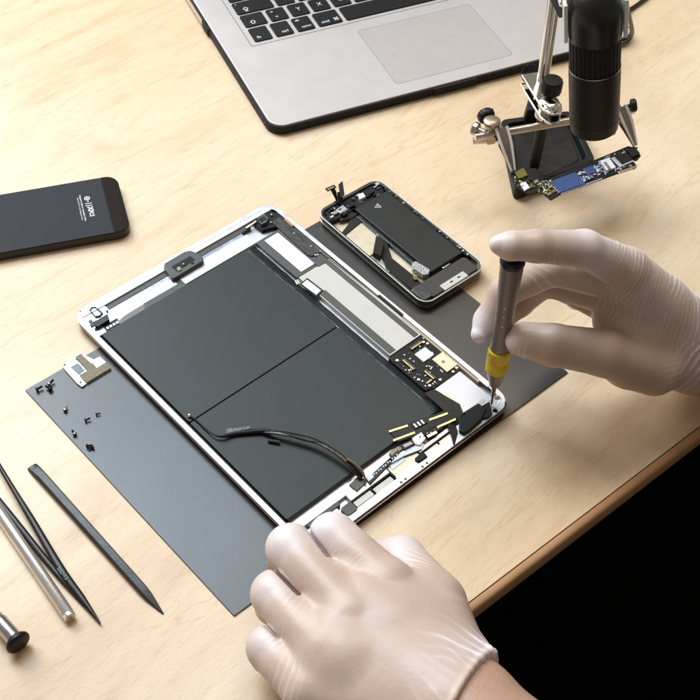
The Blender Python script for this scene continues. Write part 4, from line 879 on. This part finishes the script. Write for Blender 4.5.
rfields = [(A3((606, 256, 118)), A3((640, 290, 100))-A3((600, 250, 120)), 13, 1.3, 2.6, 3, .25), (A3((632, 272, 108)), A3((672, 300, 90))-A3((630, 285, 100)), 17, 1.2, 2.6, 3, .28),
           (A3((655, 295, 88)), A3((690, 300, 90))-A3((650, 290, 90)), 18, 1.2, 3.0, 3, .3), (A3((690, 310, 70)), A3((720, 326, 50))-A3((670, 322, 60)), 22, 1.5, 3.6, 3, .3),
           (A3((700, 360, 50)), A3((720, 376, 50))-A3((680, 352, 60)), 20, 1.5, 4.4, 3, .35), (A3((648, 388, 36)), A3((640, 400, 30))-A3((640, 380, 40)), 17, 1.2, 3.4, 3, .3),
           (A3((579, 266, 122)), A3((590, 262, 120))-A3((560, 266, 120)), 9, 1.1, 3.2, 3, .3), (A3((524, 352, 74)), A3((540, 347, 74))-A3((515, 345, 74)), 6, .8, 3.0, 3, .3), (A3((548, 258, 136)), A3((560, 262, 136))-A3((545, 260, 136)), 7, .8, 3.4, 3, .3),
           (A3((548, 275, 105)), A3((560, 262, 110))-A3((540, 290, 100)), 9, 1.0, 3.6, 3, .3), (A3((606, 300, 85)), A3((616, 310, 85))-A3((596, 290, 85)), 14, 1.0, 2.8, 3, .35)]
rcols = [(A3((650, 290, 90)), 22, .35), (A3((498, 244, 142)), 12, .9), (A3((480, 330, 66)), 13, .9), (A3((590, 235, 135)), 22, .6), (A3((512, 340, 74)), 8, .5), (A3((700, 320, 60)), 26, .4)]
hand('right hand in a pale latex glove, pinching the grey screwdriver upright', P(640, 340, 0), rpalm, rf, (rc_, ra_), [[(700, 348, 38, 20), (800, 372, 48, 24), (1000, 420, 66, 34)]],
     rfields, rcols, ((40, 400, -6), (300, 610, 175), (200, 380, -10), (520, 620, 130)), pads=[(616, 320, 66, 14), (640, 330, 62, 17), (660, 300, 78, 12)])


# ------------------------------------------------------------------ light
w = bpy.data.worlds.new('World'); bpy.context.scene.world = w; w.use_nodes = True
bg = w.node_tree.nodes['Background']; bg.inputs[0].default_value = (1.0, .88, .74, 1); bg.inputs[1].default_value = .27
def area(name, loc, tgt, sx, sy, e, col):
    l = bpy.data.lights.new(name, 'AREA'); l.shape = 'RECTANGLE'; l.size = sx; l.size_y = sy; l.energy = e; l.color = col
    o = bpy.data.objects.new(name, l); C.objects.link(o); o.location = loc
    o.rotation_euler = (Vector(tgt)-Vector(loc)).to_track_quat('-Z', 'Y').to_euler(); return o
area('lamp', (.34, 1.58, 1.9), (.05, .5, 0), .6, .5, 10, (1, .88, .70))
area('left_window', (-1.3, 1.75, 1.4), (-.15, .75, 0), 1.3, 1.1, 54, (.94, .975, 1.0))
area('overhead_fill', (-.5, 1.15, 1.9), (-.2, .7, 0), 1.0, .9, 9, (1, .97, .90))  # added fill from above, placed to brighten evenly without sheen
area('skylight', (-.55, 1.4, 1.8), (-.1, .5, 0), .8, .5, 16, (.50, .75, 1.0))

sc = bpy.context.scene
sc.render.engine = 'CYCLES'; sc.cycles.use_denoising = True; sc.cycles.max_bounces = 8
sc.view_settings.view_transform = 'Standard'; sc.view_settings.look = 'None'; sc.view_settings.gamma = 1; sc.view_settings.exposure = 0
for o in list(bpy.data.objects):
    if '_o' in o: del o['_o']
